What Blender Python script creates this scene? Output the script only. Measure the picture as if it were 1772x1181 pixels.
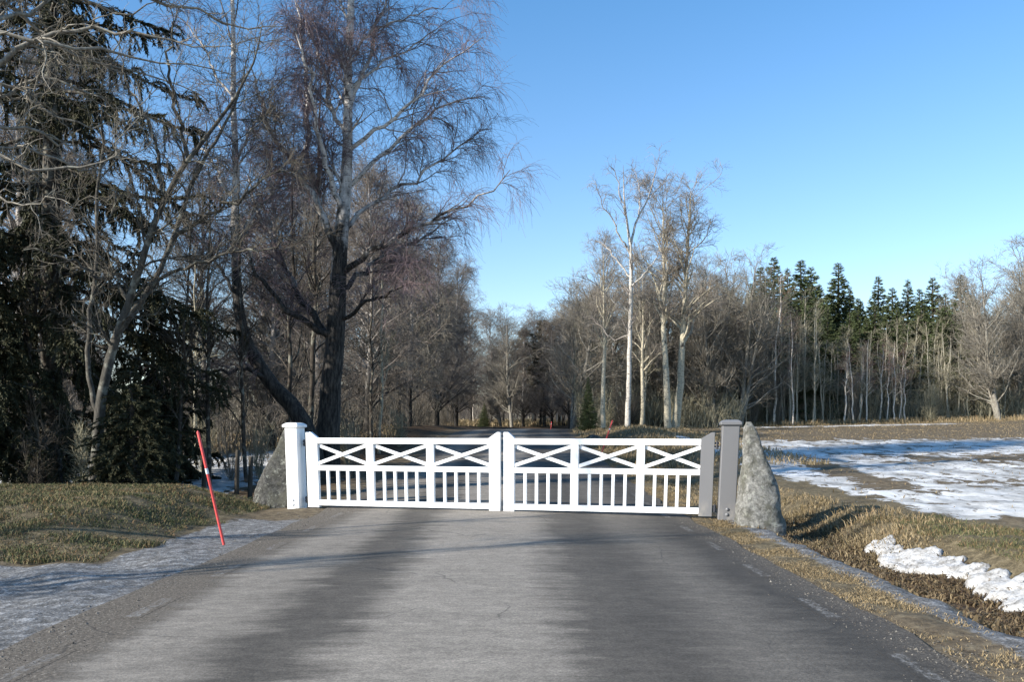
import bpy, math, random
import numpy as np
from mathutils import Vector, noise as mn

for o in list(bpy.data.objects):
    bpy.data.objects.remove(o, do_unlink=True)
SC = bpy.context.scene
COL = SC.collection
R = math.radians
F = 1575.0                      # focal length in photo pixels (1772 wide)
CAMZ = 1.6
VX, VY = 895.0, 740.0           # vanishing point of the road in the photo

# ------------------------------------------------------------------ camera
cam = bpy.data.cameras.new("camera")
cam.sensor_width = 36.0
cam.lens = 36.0 * F / 1772.0
cam.shift_x = -(VX - 886.0) / 1772.0
cam.shift_y = (VY - 590.5) / 1772.0
cam.clip_end = 6000
cam.clip_start = 0.1
camo = bpy.data.objects.new("camera", cam)
camo.location = (0, 0, CAMZ)
camo.rotation_euler = (R(90), 0, 0)
COL.objects.link(camo)
SC.camera = camo

# ------------------------------------------------------------------ light
SUN_EL = R(25.0)
SH = np.array([-0.88, -0.47])              # horizontal direction towards the sun
SH /= np.linalg.norm(SH)
w = bpy.data.worlds.new("World")
SC.world = w
w.use_nodes = True
nt = w.node_tree
bg = nt.nodes["Background"]
sky = nt.nodes.new("ShaderNodeTexSky")
sky.sky_type = 'NISHITA'
sky.sun_disc = False
sky.sun_elevation = SUN_EL
sky.sun_rotation = math.atan2(SH[0], SH[1])
sky.altitude = 0
sky.air_density = 1.0
sky.dust_density = 0.25
sky.ozone_density = 1.5
tint = nt.nodes.new("ShaderNodeMix")
tint.data_type = 'RGBA'; tint.blend_type = 'MULTIPLY'
tint.inputs[0].default_value = 1.0
tco = nt.nodes.new("ShaderNodeTexCoord")
sxyz = nt.nodes.new("ShaderNodeSeparateXYZ")
nt.links.new(tco.outputs["Generated"], sxyz.inputs[0])
rmp = nt.nodes.new("ShaderNodeValToRGB")            # clear winter sky: deeper azure overhead than at the horizon
rmp.color_ramp.elements[0].position = 0.02
rmp.color_ramp.elements[0].color = (0.90, 0.89, 0.97, 1)
rmp.color_ramp.elements[1].position = 0.45
rmp.color_ramp.elements[1].color = (0.50, 0.84, 1.05, 1)
nt.links.new(sxyz.outputs[2], rmp.inputs[0])
nt.links.new(rmp.outputs[0], tint.inputs[7])
nt.links.new(sky.outputs[0], tint.inputs[6])
nt.links.new(tint.outputs[2], bg.inputs[0])
bg.inputs[1].default_value = 0.13
sun = bpy.data.lights.new("sun", 'SUN')
sun.energy = 5.0
sun.angle = R(0.5)
sun.color = (1.0, 0.94, 0.85)
suno = bpy.data.objects.new("sun", sun)
sv = Vector((SH[0] * math.cos(SUN_EL), SH[1] * math.cos(SUN_EL), math.sin(SUN_EL)))
suno.rotation_euler = sv.to_track_quat('Z', 'Y').to_euler()
suno.location = sv * 60
COL.objects.link(suno)
SC.view_settings.view_transform = 'Standard'
SC.view_settings.look = 'None'
SC.view_settings.exposure = 0.85
SC.view_settings.gamma = 1.0
SC.cycles.max_bounces = 6
SC.cycles.diffuse_bounces = 2
SC.cycles.glossy_bounces = 2

# ------------------------------------------------------------------ helpers
def sst(a, b, x):
    t = np.clip((np.asarray(x, float) - a) / (b - a), 0, 1)
    return t * t * (3 - 2 * t)

def tag(o, label=None, cat=None, group=None, kind=None):
    if label: o['label'] = label
    if cat: o['category'] = cat
    if group: o['group'] = group
    if kind: o['kind'] = kind
    return o

def empty(name, loc=(0, 0, 0), label=None, cat=None, group=None):
    o = bpy.data.objects.new(name, None)
    o.location = loc
    o.empty_display_size = 0.2
    COL.objects.link(o)
    return tag(o, label, cat, group)

def link(name, me, mat, parent=None, loc=(0, 0, 0)):
    o = bpy.data.objects.new(name, me)
    if mat is not None and not me.materials:
        me.materials.append(mat)
    o.location = loc
    if parent: o.parent = parent
    COL.objects.link(o)
    return o

def mesh_np(name, V, faces, attrs=None, smooth=True):
    """V (n,3); faces: list of int arrays (m,k)."""
    me = bpy.data.meshes.new(name)
    V = np.ascontiguousarray(V, dtype=np.float32)
    me.vertices.add(len(V))
    me.vertices.foreach_set("co", V.ravel())
    loops, starts, p = [], [], 0
    for f in faces:
        f = np.asarray(f, dtype=np.int32)
        if len(f) == 0: continue
        loops.append(f.ravel())
        starts.append(p + np.arange(len(f), dtype=np.int32) * f.shape[1])
        p += f.size
    L = np.concatenate(loops); S = np.concatenate(starts).astype(np.int32)
    me.loops.add(len(L)); me.loops.foreach_set("vertex_index", L)
    me.polygons.add(len(S)); me.polygons.foreach_set("loop_start", S)
    me.update(calc_edges=True)
    me.polygons.foreach_set("use_smooth", np.full(len(S), smooth, dtype=bool))
    for k, a in (attrs or {}).items():
        at = me.attributes.new(k, 'FLOAT', 'POINT')
        at.data.foreach_set("value", np.ascontiguousarray(a, dtype=np.float32))
    me.validate()
    return me

def fbm(x, y, s=1.0, o=3, seed=0.0):
    return mn.fractal(Vector((x * s, y * s, seed)), 0.6, 2.0, o)

def children(o):
    return [c for c in bpy.data.objects if c.parent == o]

def copy_tree(root, loc, rz=0.0, sc=1.0, label=None, group=None, lean=(0, 0), kids=None):
    c = root.copy()
    COL.objects.link(c)
    c.location = loc
    c.rotation_euler = (lean[0], lean[1], rz)
    c.scale = (sc, sc, sc) if np.isscalar(sc) else sc
    if label: c['label'] = label
    if group: c['group'] = group
    for ch in (kids if kids is not None else children(root)):
        d = ch.copy()
        COL.objects.link(d)
        d.parent = c
    return c

# ------------------------------------------------------------------ materials
class NT:
    def __init__(s, name, rough=0.8, spec=0.3):
        s.m = bpy.data.materials.new(name)
        s.m.use_nodes = True
        s.t = s.m.node_tree
        s.b = s.t.nodes["Principled BSDF"]
        s.b.inputs["Roughness"].default_value = rough
        s.b.inputs["Specular IOR Level"].default_value = spec
        s._co = None
    def n(s, t, **k):
        nd = s.t.nodes.new(t)
        for a, v in k.items(): setattr(nd, a, v)
        return nd
    def l(s, a, b): s.t.links.new(a, b)
    def co(s, kind="Object"):
        if s._co is None: s._co = s.n("ShaderNodeTexCoord")
        return s._co.outputs[kind]
    def scaled(s, sc, kind="Object"):
        m = s.n("ShaderNodeMapping")
        m.inputs["Scale"].default_value = sc
        s.l(s.co(kind), m.inputs[0])
        return m.outputs[0]
    def noise(s, scale, detail=4, rough=0.6, vec=None, dist=0):
        nd = s.n("ShaderNodeTexNoise")
        nd.inputs["Scale"].default_value = scale
        nd.inputs["Detail"].default_value = detail
        nd.inputs["Roughness"].default_value = rough
        nd.inputs["Distortion"].default_value = dist
        s.l(vec if vec is not None else s.co(), nd.inputs["Vector"])
        return nd.outputs["Fac"]
    def ramp(s, v, *stops):
        nd = s.n("ShaderNodeValToRGB")
        e = nd.color_ramp.elements
        while len(e) < len(stops): e.new(0.5)
        for el, (p, c) in zip(e, stops):
            el.position = p
            el.color = (c, c, c, 1) if np.isscalar(c) else (*c, 1)
        s.l(v, nd.inputs[0])
        return nd.outputs[0]
    def mix(s, f, a, b, mode='MIX'):
        nd = s.n("ShaderNodeMix", data_type='RGBA', blend_type=mode)
        for v, i in ((f, 0), (a, 6), (b, 7)):
            if hasattr(v, "is_output"): s.l(v, nd.inputs[i])
            elif i == 0: nd.inputs[0].default_value = v
            else: nd.inputs[i].default_value = (*v, 1)
        return nd.outputs[2]
    def math(s, op, a, b=0.0, c=0.0):
        nd = s.n("ShaderNodeMath", operation=op)
        for v, i in ((a, 0), (b, 1), (c, 2)):
            if hasattr(v, "is_output"): s.l(v, nd.inputs[i])
            else: nd.inputs[i].default_value = v
        return nd.outputs[0]
    def attr(s, name):
        return s.n("ShaderNodeAttribute", attribute_name=name).outputs["Fac"]
    def island(s):
        return s.n("ShaderNodeNewGeometry").outputs["Random Per Island"]
    def rmap(s, v, a, b, c=0.0, d=1.0):
        nd = s.n("ShaderNodeMapRange")
        nd.inputs[1].default_value = a; nd.inputs[2].default_value = b
        nd.inputs[3].default_value = c; nd.inputs[4].default_value = d
        s.l(v, nd.inputs[0])
        return nd.outputs[0]
    def sep(s, v):
        nd = s.n("ShaderNodeSeparateXYZ"); s.l(v, nd.inputs[0]); return nd.outputs
    def bump(s, h, strength=0.4, dist=0.02):
        nd = s.n("ShaderNodeBump")
        nd.inputs["Strength"].default_value = strength
        nd.inputs["Distance"].default_value = dist
        s.l(h, nd.inputs["Height"])
        s.l(nd.outputs[0], s.b.inputs["Normal"])
    def out(s, c):
        if hasattr(c, "is_output"): s.l(c, s.b.inputs["Base Color"])
        else: s.b.inputs["Base Color"].default_value = (*c, 1)
        return s.m

def mat_birch(name, white=(0.62, 0.58, 0.52), twig=(0.115, 0.085, 0.08), dark_to=0.0, lo=0.010, hi=0.035):
    """pale bark with dark bands; thin wood is brown; dark_to gives a dark fissured foot, on the old birch with painted shade too"""
    k = NT(name, 0.8, 0.2)
    band = k.noise(9.0, 3, 0.6, k.scaled((0.7, 0.7, 2.4)))
    patch = k.noise(2.6, 4, 0.65, k.scaled((1.0, 1.0, 0.55)))
    m1 = k.ramp(band, (0.56, 0.0), (0.64, 1.0))
    m2 = k.ramp(patch, (0.60, 0.0), (0.68, 1.0))
    c = k.mix(m1, white, (0.10, 0.09, 0.08))
    c = k.mix(m2, c, (0.055, 0.05, 0.045))
    if dark_to:
        z = k.sep(k.co())[2]
        zz = k.math('ADD', z, k.math('MULTIPLY', k.math('SUBTRACT', patch, 0.5), dark_to * 1.3))
        f = k.rmap(zz, dark_to * 0.65, dark_to, 1.0, 0.0)
        fis = k.ramp(k.noise(14, 5, 0.7, k.scaled((1, 1, 0.22))), (0.4, (0.012, 0.011, 0.010)), (0.7, (0.085, 0.075, 0.064)))
        c = k.mix(f, c, fis)
    r = k.rmap(k.attr("rad"), lo, hi)
    c = k.mix(r, twig, c)
    k.bump(band, 0.3, 0.01)
    return k.out(c)

def mat_bark(name, a, b, scale=12):
    k = NT(name, 0.85, 0.15)
    f = k.noise(scale, 5, 0.7, k.scaled((1, 1, 0.3)))
    lich = k.ramp(k.noise(5, 4, 0.6), (0.52, 0.0), (0.66, 1.0))
    c = k.ramp(f, (0.35, a), (0.7, b))
    c = k.mix(k.math('MULTIPLY', lich, 0.5), c, (0.33, 0.33, 0.27))
    k.bump(f, 0.5, 0.02)
    return k.out(c)

def mat_twig(name, a, b):
    k = NT(name, 0.75, 0.25)
    return k.out(k.mix(k.island(), a, b))

def mat_island(name, stops, rough=0.8, scale=0.6):
    k = NT(name, rough, 0.2)
    v = k.math('ADD', k.math('MULTIPLY', k.island(), 0.6), k.math('MULTIPLY', k.noise(scale, 3, 0.6), 0.55))
    return k.out(k.ramp(k.math('SUBTRACT', v, 0.08), *stops))

M = {}
M['birch'] = mat_birch('old_birch_bark_and_shade', dark_to=9.5, lo=0.006, hi=0.028, white=(0.6, 0.57, 0.53))  # dark lower trunk: fissured bark plus the spruce's shade put into the colour
M['birch_far'] = mat_birch('birch_bark', dark_to=1.2, lo=0.012, hi=0.04)
M['birch_line'] = mat_birch('roadside_birch_bark', white=(0.38, 0.35, 0.32), dark_to=5.0, lo=0.02, hi=0.07, twig=(0.085, 0.066, 0.056))
M['aspen'] = mat_birch('aspen_bark', white=(0.47, 0.42, 0.31), twig=(0.20, 0.17, 0.14), lo=0.008, hi=0.03)
M['tall_birch'] = mat_birch('tall_birch_bark', white=(0.50, 0.46, 0.40), twig=(0.19, 0.155, 0.14), lo=0.012, hi=0.05)
M['pole_bark'] = mat_birch('young_stem_bark', white=(0.36, 0.33, 0.25), twig=(0.15, 0.125, 0.095), lo=0.006, hi=0.02)
M['pale_pole'] = mat_birch('young_birch_bark', white=(0.62, 0.55, 0.46), twig=(0.17, 0.11, 0.095), lo=0.006, hi=0.02)
M['grey_bark'] = mat_bark('grey_bark', (0.035, 0.032, 0.027), (0.115, 0.105, 0.088))
M['limb_bark'] = mat_bark('light_grey_bark', (0.10, 0.09, 0.075), (0.33, 0.30, 0.25))
M['twig_alder'] = mat_twig('alder_twigs', (0.06, 0.053, 0.042), (0.19, 0.165, 0.13))
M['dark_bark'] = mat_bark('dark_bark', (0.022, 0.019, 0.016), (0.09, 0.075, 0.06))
M['twig_birch'] = mat_twig('birch_twigs', (0.10, 0.070, 0.075), (0.27, 0.20, 0.20))
M['twig_line'] = mat_twig('roadside_twigs', (0.10, 0.084, 0.07), (0.275, 0.238, 0.20))
M['twig_grey'] = mat_twig('grey_twigs', (0.11, 0.10, 0.08), (0.31, 0.275, 0.22))
M['twig_aspen'] = mat_twig('aspen_twigs', (0.14, 0.12, 0.10), (0.32, 0.28, 0.23))
M['twig_brush'] = mat_twig('brush_twigs', (0.15, 0.138, 0.09), (0.44, 0.40, 0.275))
M['twig_red'] = mat_twig('young_birch_twigs', (0.14, 0.08, 0.065), (0.33, 0.215, 0.175))
M['twig_dark'] = mat_twig('dark_twigs', (0.03, 0.026, 0.02), (0.10, 0.085, 0.065))
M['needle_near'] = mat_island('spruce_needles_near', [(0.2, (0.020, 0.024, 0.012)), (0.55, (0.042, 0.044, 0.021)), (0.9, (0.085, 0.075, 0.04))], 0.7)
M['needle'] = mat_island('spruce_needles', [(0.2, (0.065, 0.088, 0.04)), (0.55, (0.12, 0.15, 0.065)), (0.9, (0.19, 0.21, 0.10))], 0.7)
M['needle_pine'] = mat_island('pine_needles', [(0.2, (0.075, 0.07, 0.05)), (0.9, (0.21, 0.185, 0.14))], 0.7)

# ------------------------------------------------------------------ terrain
def zr(Y):
    Y = np.asarray(Y, float)
    return 1.45 * sst(14, 64, Y) - 0.08 * sst(66, 80, Y) + 0.85 * sst(84, 130, Y) + 2.0 * sst(130, 320, Y)

def ground(X, Y):
    X = np.asarray(X, float); Y = np.asarray(Y, float)
    z = zr(Y)
    cx = road_c(Y)
    x = X - cx
    near = 1 - sst(17, 30, Y)
    # right verge, ditch and outer bank
    z = z - 0.34 * sst(3.75, 4.5, x) * near
    z = z + 0.42 * sst(4.9, 6.25, x) * near
    z = z + (-0.12 * sst(3.3, 4.6, x) + 0.12 * sst(5, 7, x)) * (1 - near)
    # the mound on the right shoulder farther along
    z = z + 0.5 * np.exp(-(((X - 6.1) / 2.2) ** 2 + ((Y - 47) / 9.0) ** 2)) * sst(3.4, 4.6, x)
    z = z + 0.026 * np.maximum(0, X - 9) * sst(30, 75, Y)
    # grass bank on the left
    bank = sst(-4.75, -6.6, x) * sst(10.3, 14.5, Y) * (1 - sst(17.2, 21.0, Y))
    z = z + 0.47 * bank
    z = z - 0.10 * sst(-4.3, -5.6, x) * sst(17, 20, Y) * (1 - sst(34, 50, Y))
    z = z + 0.25 * sst(-4.2, -6.5, x) * sst(24, 34, Y) * (1 - sst(-9, -13, x))
    return z

def road_c(Y):
    Y = np.asarray(Y, float)
    return 0.007 * np.maximum(0, Y - 52) ** 2

def gz(x, y): return float(ground(x, y))

def W(px, py, Y):
    return np.array([(px - VX) / F * Y, Y, CAMZ + (VY - py) / F * Y])

def WX(px, Y): return (px - VX) / F * Y

def axis(breaks):
    a = []
    for (s, e, st) in breaks:
        a.append(np.arange(s, e - 1e-6, st))
    a.append([breaks[-1][1]])
    return np.concatenate(a)

XS = axis([(-1500, -200, 130), (-200, -60, 14), (-60, -20, 2.0), (-20, -3.7, 0.22), (-3.7, 2.9, 1.1), (2.9, 18, 0.16), (18, 50, 0.8), (50, 200, 10), (200, 1500, 130)])
YS = axis([(-60, 0, 6), (0, 5, 0.5), (5, 24, 0.16), (24, 72, 0.4), (72, 140, 2), (140, 400, 13), (400, 2600, 200)])
GX, GY = np.meshgrid(XS, YS)
GZ = ground(GX, GY)
xr = GX - road_c(GY)
GZ = GZ - 0.05 * ((xr > -3.55) & (xr < 2.85) & (GY < 100))
rough = np.zeros_like(GX)
for j in range(GX.shape[0]):
    for i in range(GX.shape[1]):
        X, Y = GX[j, i], GY[j, i]
        if 2 < Y < 90 and -40 < X < 45:
            rough[j, i] = fbm(X, Y, 1.1, 3, 3.1)
off = sst(2.95, 3.3, xr) + sst(-3.65, -4.2, xr)
GZ = GZ + rough * 0.05 * off
# what lies on the ground: snow, straw grass, leaves, ice
snow = np.zeros_like(GX); straw = np.zeros_like(GX); leaf = np.zeros_like(GX); ice = np.zeros_like(GX); wood = np.zeros_like(GX)
fieldm = sst(6.4, 7.4, xr) * sst(13, 16, GY) * (1 - sst(72, 78, GY))
edge = 6.9 + 0.0 * GX
s = 0.74 * sst(0, 1.2, GX - (6.7 + 0.25 * np.maximum(0, 19 - GY) * 0)) * sst(13.6, 16.0, GY + 0.2 * (GX - 7)) * (1 - sst(41, 46, GY - 0.05 * GX))
s = s - 0.62 * np.exp(-((GX - 9.5 - 0.10 * (GY - 25)) / 0.6) ** 2) * (1 - sst(30, 34, GY)) * sst(19, 22, GY)
s = s - 0.42 * sst(11, 16, GX) * np.exp(-((GY - 33.0) / 2.6) ** 2)
s = s - 0.30 * sst(9, 13, GX) * np.exp(-((GY - 23.5) / 1.6) ** 2)
s = s + 0.85 * np.exp(-((GY - 60.5 - 0.02 * GX) / 1.8) ** 2) * sst(11, 16, GX) * (1 - sst(27, 32, GX))
s = s + 0.30 * np.exp(-((GY - 51) / 2.0) ** 2) * sst(9, 12, GX) * (1 - sst(14, 18, GX))
snow = s * fieldm
lsn = sst(-6.3, -7.6, xr) * sst(20.5, 22, GY) * (1 - sst(34, 38, GY)) * 0.78
snow = np.maximum(snow, lsn)
straw = np.maximum(straw, sst(6.8, 9.0, GY + 0.8 * np.maximum(0, xr - 4.6)) * sst(2.95, 3.3, xr) * (1 - sst(7.2, 8.2, xr)) * (1 - sst(30, 90, GY) * 0.3))
straw = np.maximum(straw, sst(-4.75, -5.1, xr) * sst(10.4, 11.2, GY) * (1 - sst(19, 22, GY)))
straw = np.maximum(straw, 0.9 * sst(-6, -8, xr) * sst(34, 38, GY) * (1 - sst(60, 70, GY)))
straw = np.maximum(straw, 0.8 * sst(60, 66, GY) * sst(6, 8, xr))
straw = np.maximum(straw, 0.8 * sst(100, 110, GY))
leaf = np.maximum(leaf, sst(3.9, 4.3, xr) * (1 - sst(5.0, 5.6, xr)) * (1 - sst(17, 22, GY)))
leaf = np.maximum(leaf, sst(-4.2, -5.2, xr) * sst(18.5, 20.5, GY) * (1 - snow))
ice = np.maximum(ice, np.exp(-((xr - 3.70) / 0.20) ** 2) * (1 - sst(15.5, 18, GY)) * 0.95)
ice = np.maximum(ice, sst(3.4, 3.8, xr) * (1 - sst(7.6, 8.4, GY)) * (1 - sst(5.2, 6.2, xr)) * 0.7)
ice = np.maximum(ice, sst(-3.62, -3.72, xr) * np.maximum((1 - sst(10.3, 10.9, GY)), sst(-4.95, -4.75, xr) * (1 - sst(14.5, 17, GY))))
ny, nx = GX.shape
idx = np.arange(ny * nx).reshape(ny, nx)
quads = np.stack([idx[:-1, :-1], idx[:-1, 1:], idx[1:, 1:], idx[1:, :-1]], -1).reshape(-1, 4)
me = mesh_np('ground', np.stack([GX, GY, GZ], -1).reshape(-1, 3), [quads],
             {'snow': snow.ravel(), 'straw': straw.ravel(), 'leaf': leaf.ravel(), 'ice': ice.ravel()})
k = NT('ground_soil', 0.9, 0.15)
fine = k.noise(7, 6, 0.7)
big = k.noise(0.9, 5, 0.65)
grain = k.noise(45, 4, 0.75)
earth = k.ramp(fine, (0.3, (0.045, 0.034, 0.022)), (0.5, (0.13, 0.10, 0.064)), (0.72, (0.22, 0.18, 0.115)))
strawc = k.ramp(k.math('ADD', k.math('ADD', k.math('MULTIPLY', fine, 0.4), k.math('MULTIPLY', grain, 0.45)), k.math('MULTIPLY', big, 0.15)), (0.38, (0.035, 0.028, 0.018)), (0.5, (0.12, 0.095, 0.055)), (0.62, (0.28, 0.225, 0.135)))
leafc = k.ramp(fine, (0.3, (0.02, 0.014, 0.009)), (0.55, (0.075, 0.048, 0.026)), (0.75, (0.17, 0.12, 0.07)))
icec = k.ramp(k.math('ADD', k.math('MULTIPLY', grain, 0.55), k.math('MULTIPLY', fine, 0.5)), (0.38, (0.045, 0.042, 0.037)), (0.53, (0.15, 0.145, 0.138)), (0.66, (0.42, 0.415, 0.405)))
snowc = k.ramp(k.noise(0.8, 8, 0.72, k.scaled((1.0, 0.6, 1))), (0.36, (0.20, 0.193, 0.18)), (0.48, (0.46, 0.455, 0.435)), (0.62, (0.74, 0.73, 0.71)))
c = earth
c = k.mix(k.attr('straw'), c, strawc)
c = k.mix(k.attr('leaf'), c, leafc)
c = k.mix(k.rmap(k.math('ADD', k.attr('ice'), k.math('MULTIPLY', k.math('SUBTRACT', fine, 0.5), 0.5)), 0.4, 0.6), c, icec)
tuft = k.noise(1.5, 9, 0.74, k.scaled((1.0, 0.7, 1.0)))
sv_ = k.math('ADD', k.attr('snow'), k.math('MULTIPLY', k.math('SUBTRACT', tuft, 0.5), 2.9))
sm = k.rmap(sv_, 0.46, 0.58)
c = k.mix(sm, c, snowc)
k.bump(k.math('ADD', fine, k.math('MULTIPLY', sm, 0.25)), 0.6, 0.05)
tag(link('ground', me, k.out(c)), kind='structure')

# ------------------------------------------------------------------ road
RX = np.array([-3.66, -3.3, -2.4, -1.5, -0.6, 0.3, 1.2, 2.1, 2.6, 2.98])
RY = axis([(-30, 5, 5), (5, 24, 0.5), (24, 72, 0.8), (72, 100, 2)])
rX, rY = np.meshgrid(RX, RY)
wob = np.array([[mn.noise(Vector((a, b * 0.9, 5.0))) * 0.12 if i in (0, len(RX) - 1) else 0 for i, a in enumerate(RX)] for b in RY])
crown_h = 0.03 * (1 - ((rX + 0.34) / 3.3) ** 2)
rV = np.stack([rX + wob + road_c(rY), rY, zr(rY) + 0.02 + crown_h], -1).reshape(-1, 3)
n1, n2 = rX.shape
idx = np.arange(n1 * n2).reshape(n1, n2)
quads = np.stack([idx[:-1, :-1], idx[:-1, 1:], idx[1:, 1:], idx[1:, :-1]], -1).reshape(-1, 4)
me = mesh_np('road', rV, [quads], {'across': rX.ravel()})

def asphalt(k):
    ac = k.attr('across')
    soft = k.noise(0.35, 4, 0.6, k.scaled((2.2, 0.45, 1)))
    feather = k.noise(1.0, 6, 0.72, k.scaled((0.35, 3.4, 1)))
    ax = k.math('ADD', ac, k.math('ADD', k.math('MULTIPLY', k.math('SUBTRACT', soft, 0.5), 0.8), k.math('MULTIPLY', k.math('SUBTRACT', feather, 0.5), 1.15)))
    prof = k.ramp(k.rmap(ax, -3.7, 3.0),
                  (0.0, 0.085), (0.05, 0.085), (0.10, 0.095), (0.145, 0.17), (0.22, 0.15), (0.275, 0.062), (0.335, 0.075), (0.39, 0.185), (0.575, 0.175),
                  (0.64, 0.07), (0.72, 0.055), (0.80, 0.10), (0.86, 0.075), (0.91, 0.045), (1.0, 0.04))
    brown = k.ramp(k.rmap(ax, -3.7, 3.0), (0.0, 0.75), (0.085, 0.65), (0.13, 0.0), (0.93, 0.0), (1.0, 0.5))
    grain = k.noise(75, 3, 0.8)
    mid = k.noise(6, 5, 0.7, k.scaled((1.0, 1.8, 1)))
    g = k.math('MULTIPLY', k.rmap(grain, 0.28, 0.72, 0.66, 1.34), k.rmap(mid, 0.3, 0.7, 0.78, 1.22))
    streak = k.noise(1.0, 5, 0.68, k.scaled((0.55, 2.6, 1)), 0.4)
    g = k.math('MULTIPLY', g, k.rmap(streak, 0.34, 0.66, 0.88, 1.09))
    stones = k.n("ShaderNodeTexVoronoi"); stones.inputs["Scale"].default_value = 70; k.l(k.co(), stones.inputs["Vector"])
    g = k.math('MULTIPLY', g, k.rmap(k.sep(stones.outputs["Color"])[0], 0.0, 1.0, 0.80, 1.20))
    v = k.math('MULTIPLY', k.math('MULTIPLY', prof, g), 1.2)
    cb = k.n("ShaderNodeCombineColor")
    k.l(k.math('MULTIPLY', v, 1.13), cb.inputs[0]); k.l(v, cb.inputs[1]); k.l(k.math('MULTIPLY', v, 0.83), cb.inputs[2])
    grav = k.ramp(k.noise(38, 4, 0.8), (0.33, (0.03, 0.024, 0.018)), (0.52, (0.12, 0.098, 0.074)), (0.70, (0.40, 0.35, 0.28)))
    c = k.mix(brown, cb.outputs[0], grav)
    # fine cracks
    vor = k.n("ShaderNodeTexVoronoi", feature='DISTANCE_TO_EDGE')
    vor.inputs["Scale"].default_value = 0.55
    wv = k.n("ShaderNodeMapping"); wv.inputs["Scale"].default_value = (1, 0.8, 1)
    nz = k.n("ShaderNodeTexNoise"); nz.inputs["Scale"].default_value = 2.5; nz.inputs["Detail"].default_value = 5
    k.l(k.co(), nz.inputs["Vector"])
    ad = k.n("ShaderNodeMix", data_type='VECTOR'); ad.inputs[0].default_value = 0.18
    k.l(k.co(), ad.inputs[4]); k.l(nz.outputs["Color"], ad.inputs[5])
    k.l(ad.outputs[1], wv.inputs[0]); k.l(wv.outputs[0], vor.inputs["Vector"])
    cr = k.math('MULTIPLY', k.rmap(vor.outputs["Distance"], 0.0, 0.006, 0.6, 0.0), k.ramp(k.noise(0.5, 2), (0.5, 0.0), (0.58, 1.0)))
    c = k.mix(cr, c, (0.03, 0.028, 0.026))
    k.bump(grain, 0.5, 0.008)
    return c
k = NT('asphalt', 0.85, 0.25)
tag(link('road', me, k.out(asphalt(k))), kind='structure')

k = NT('worn_road_paint', 0.8, 0.2)
wear = k.ramp(k.math('ADD', k.noise(16, 5, 0.8, k.scaled((1.4, 0.8, 1))), k.math('MULTIPLY', k.math('SUBTRACT', k.attr('ink'), 1.0), 0.35)), (0.47, 0.0), (0.66, 0.9))
k.out(k.mix(wear, asphalt(k), (0.25, 0.24, 0.225)))
M['paint_line'] = k.m
lv, lf, la, li = [], [], [], []
for xe in (-3.2, 2.62):
    for y0 in np.arange(3.4, 62, 2.05):
        ys = np.array([0, 0.1, 0.3, 0.5, 0.7, 0.9, 1.0]) + y0 - 0.05
        b = len(lv)
        for y, iy in zip(ys, (0, 1, 1, 1, 1, 1, 0)):
            for dx, ix in ((-0.10, 0), (-0.045, 1), (0.045, 1), (0.10, 0)):
                cxx = float(road_c(y)); la.append(xe + dx); li.append(ix * iy)
                hh = 0.03 * (1 - ((xe + dx + 0.34) / 3.3) ** 2)
                lv.append((xe + dx + cxx, y, float(zr(y)) + 0.02 + hh + 0.0013 + 0.004 * float(sst(12, 30, y))))
        for r_ in range(6):
            for q_ in range(3):
                i0 = b + r_ * 4 + q_
                lf.append((i0, i0 + 1, i0 + 5, i0 + 4))
tag(link('road_marking', mesh_np('road_marking', np.array(lv), [np.array(lf)], {'across': np.array(la), 'ink': np.array(li)}), M['paint_line']), kind='structure')

# ------------------------------------------------------------------ grass
def blades(rng, X, Y, h, w_, lean=0.5, zoff=0.0, wind=(0.0, 0.0)):
    n = len(X)
    Z = ground(X, Y) - 0.02 + zoff
    a = rng.uniform(0, 2 * np.pi, n)
    px, py = np.cos(a), np.sin(a)
    b = rng.uniform(0, 2 * np.pi, n)
    ln = rng.uniform(0.15, 1.0, n) * lean
    dx, dy = np.cos(b) * ln + wind[0], np.sin(b) * ln + wind[1]
    P = np.stack([X, Y, Z], -1)
    side = np.stack([px, py, 0 * px], -1) * (w_ * 0.5)[:, None]
    mid = P + np.stack([dx * h * 0.35, dy * h * 0.35, h * 0.62], -1)
    tip = P + np.stack([dx * h * 1.15, dy * h * 1.15, h * (1.0 - 0.25 * ln)], -1)
    V = np.stack([P - side, P + side, mid + side * 0.8, mid - side * 0.8, tip], 1).reshape(-1, 3)
    i = np.arange(n) * 5
    return V, [np.stack([i, i + 1, i + 2, i + 3], -1), np.stack([i + 3, i + 2, i + 4], -1)]

def grass_obj(name, parts, mat, label):
    Vs, q, t, o = [], [], [], 0
    for V, (a, b) in parts:
        Vs.append(V); q.append(a + o); t.append(b + o); o += len(V)
    me = mesh_np(name, np.concatenate(Vs), [np.concatenate(q), np.concatenate(t)], smooth=False)
    return tag(link(name, me, mat), label, 'grass', kind='stuff')

M['grass_green'] = mat_island('bank_grass', [(0.15, (0.045, 0.058, 0.022)), (0.42, (0.105, 0.112, 0.048)), (0.62, (0.20, 0.16, 0.085)), (0.9, (0.20, 0.10, 0.045))], 0.8, 1.3)
M['grass_straw'] = mat_island('straw_grass', [(0.15, (0.085, 0.068, 0.03)), (0.4, (0.20, 0.15, 0.078)), (0.7, (0.37, 0.29, 0.175)), (0.95, (0.26, 0.145, 0.07))], 0.8, 0.9)
M['grass_field'] = mat_island('stubble', [(0.15, (0.10, 0.072, 0.038)), (0.5, (0.235, 0.175, 0.095)), (0.9, (0.40, 0.31, 0.18))], 0.85, 0.5)
M['leaf_litter'] = mat_island('leaf_litter', [(0.15, (0.035, 0.02, 0.012)), (0.5, (0.105, 0.076, 0.042)), (0.9, (0.25, 0.19, 0.11))], 0.8, 1.5)

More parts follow.
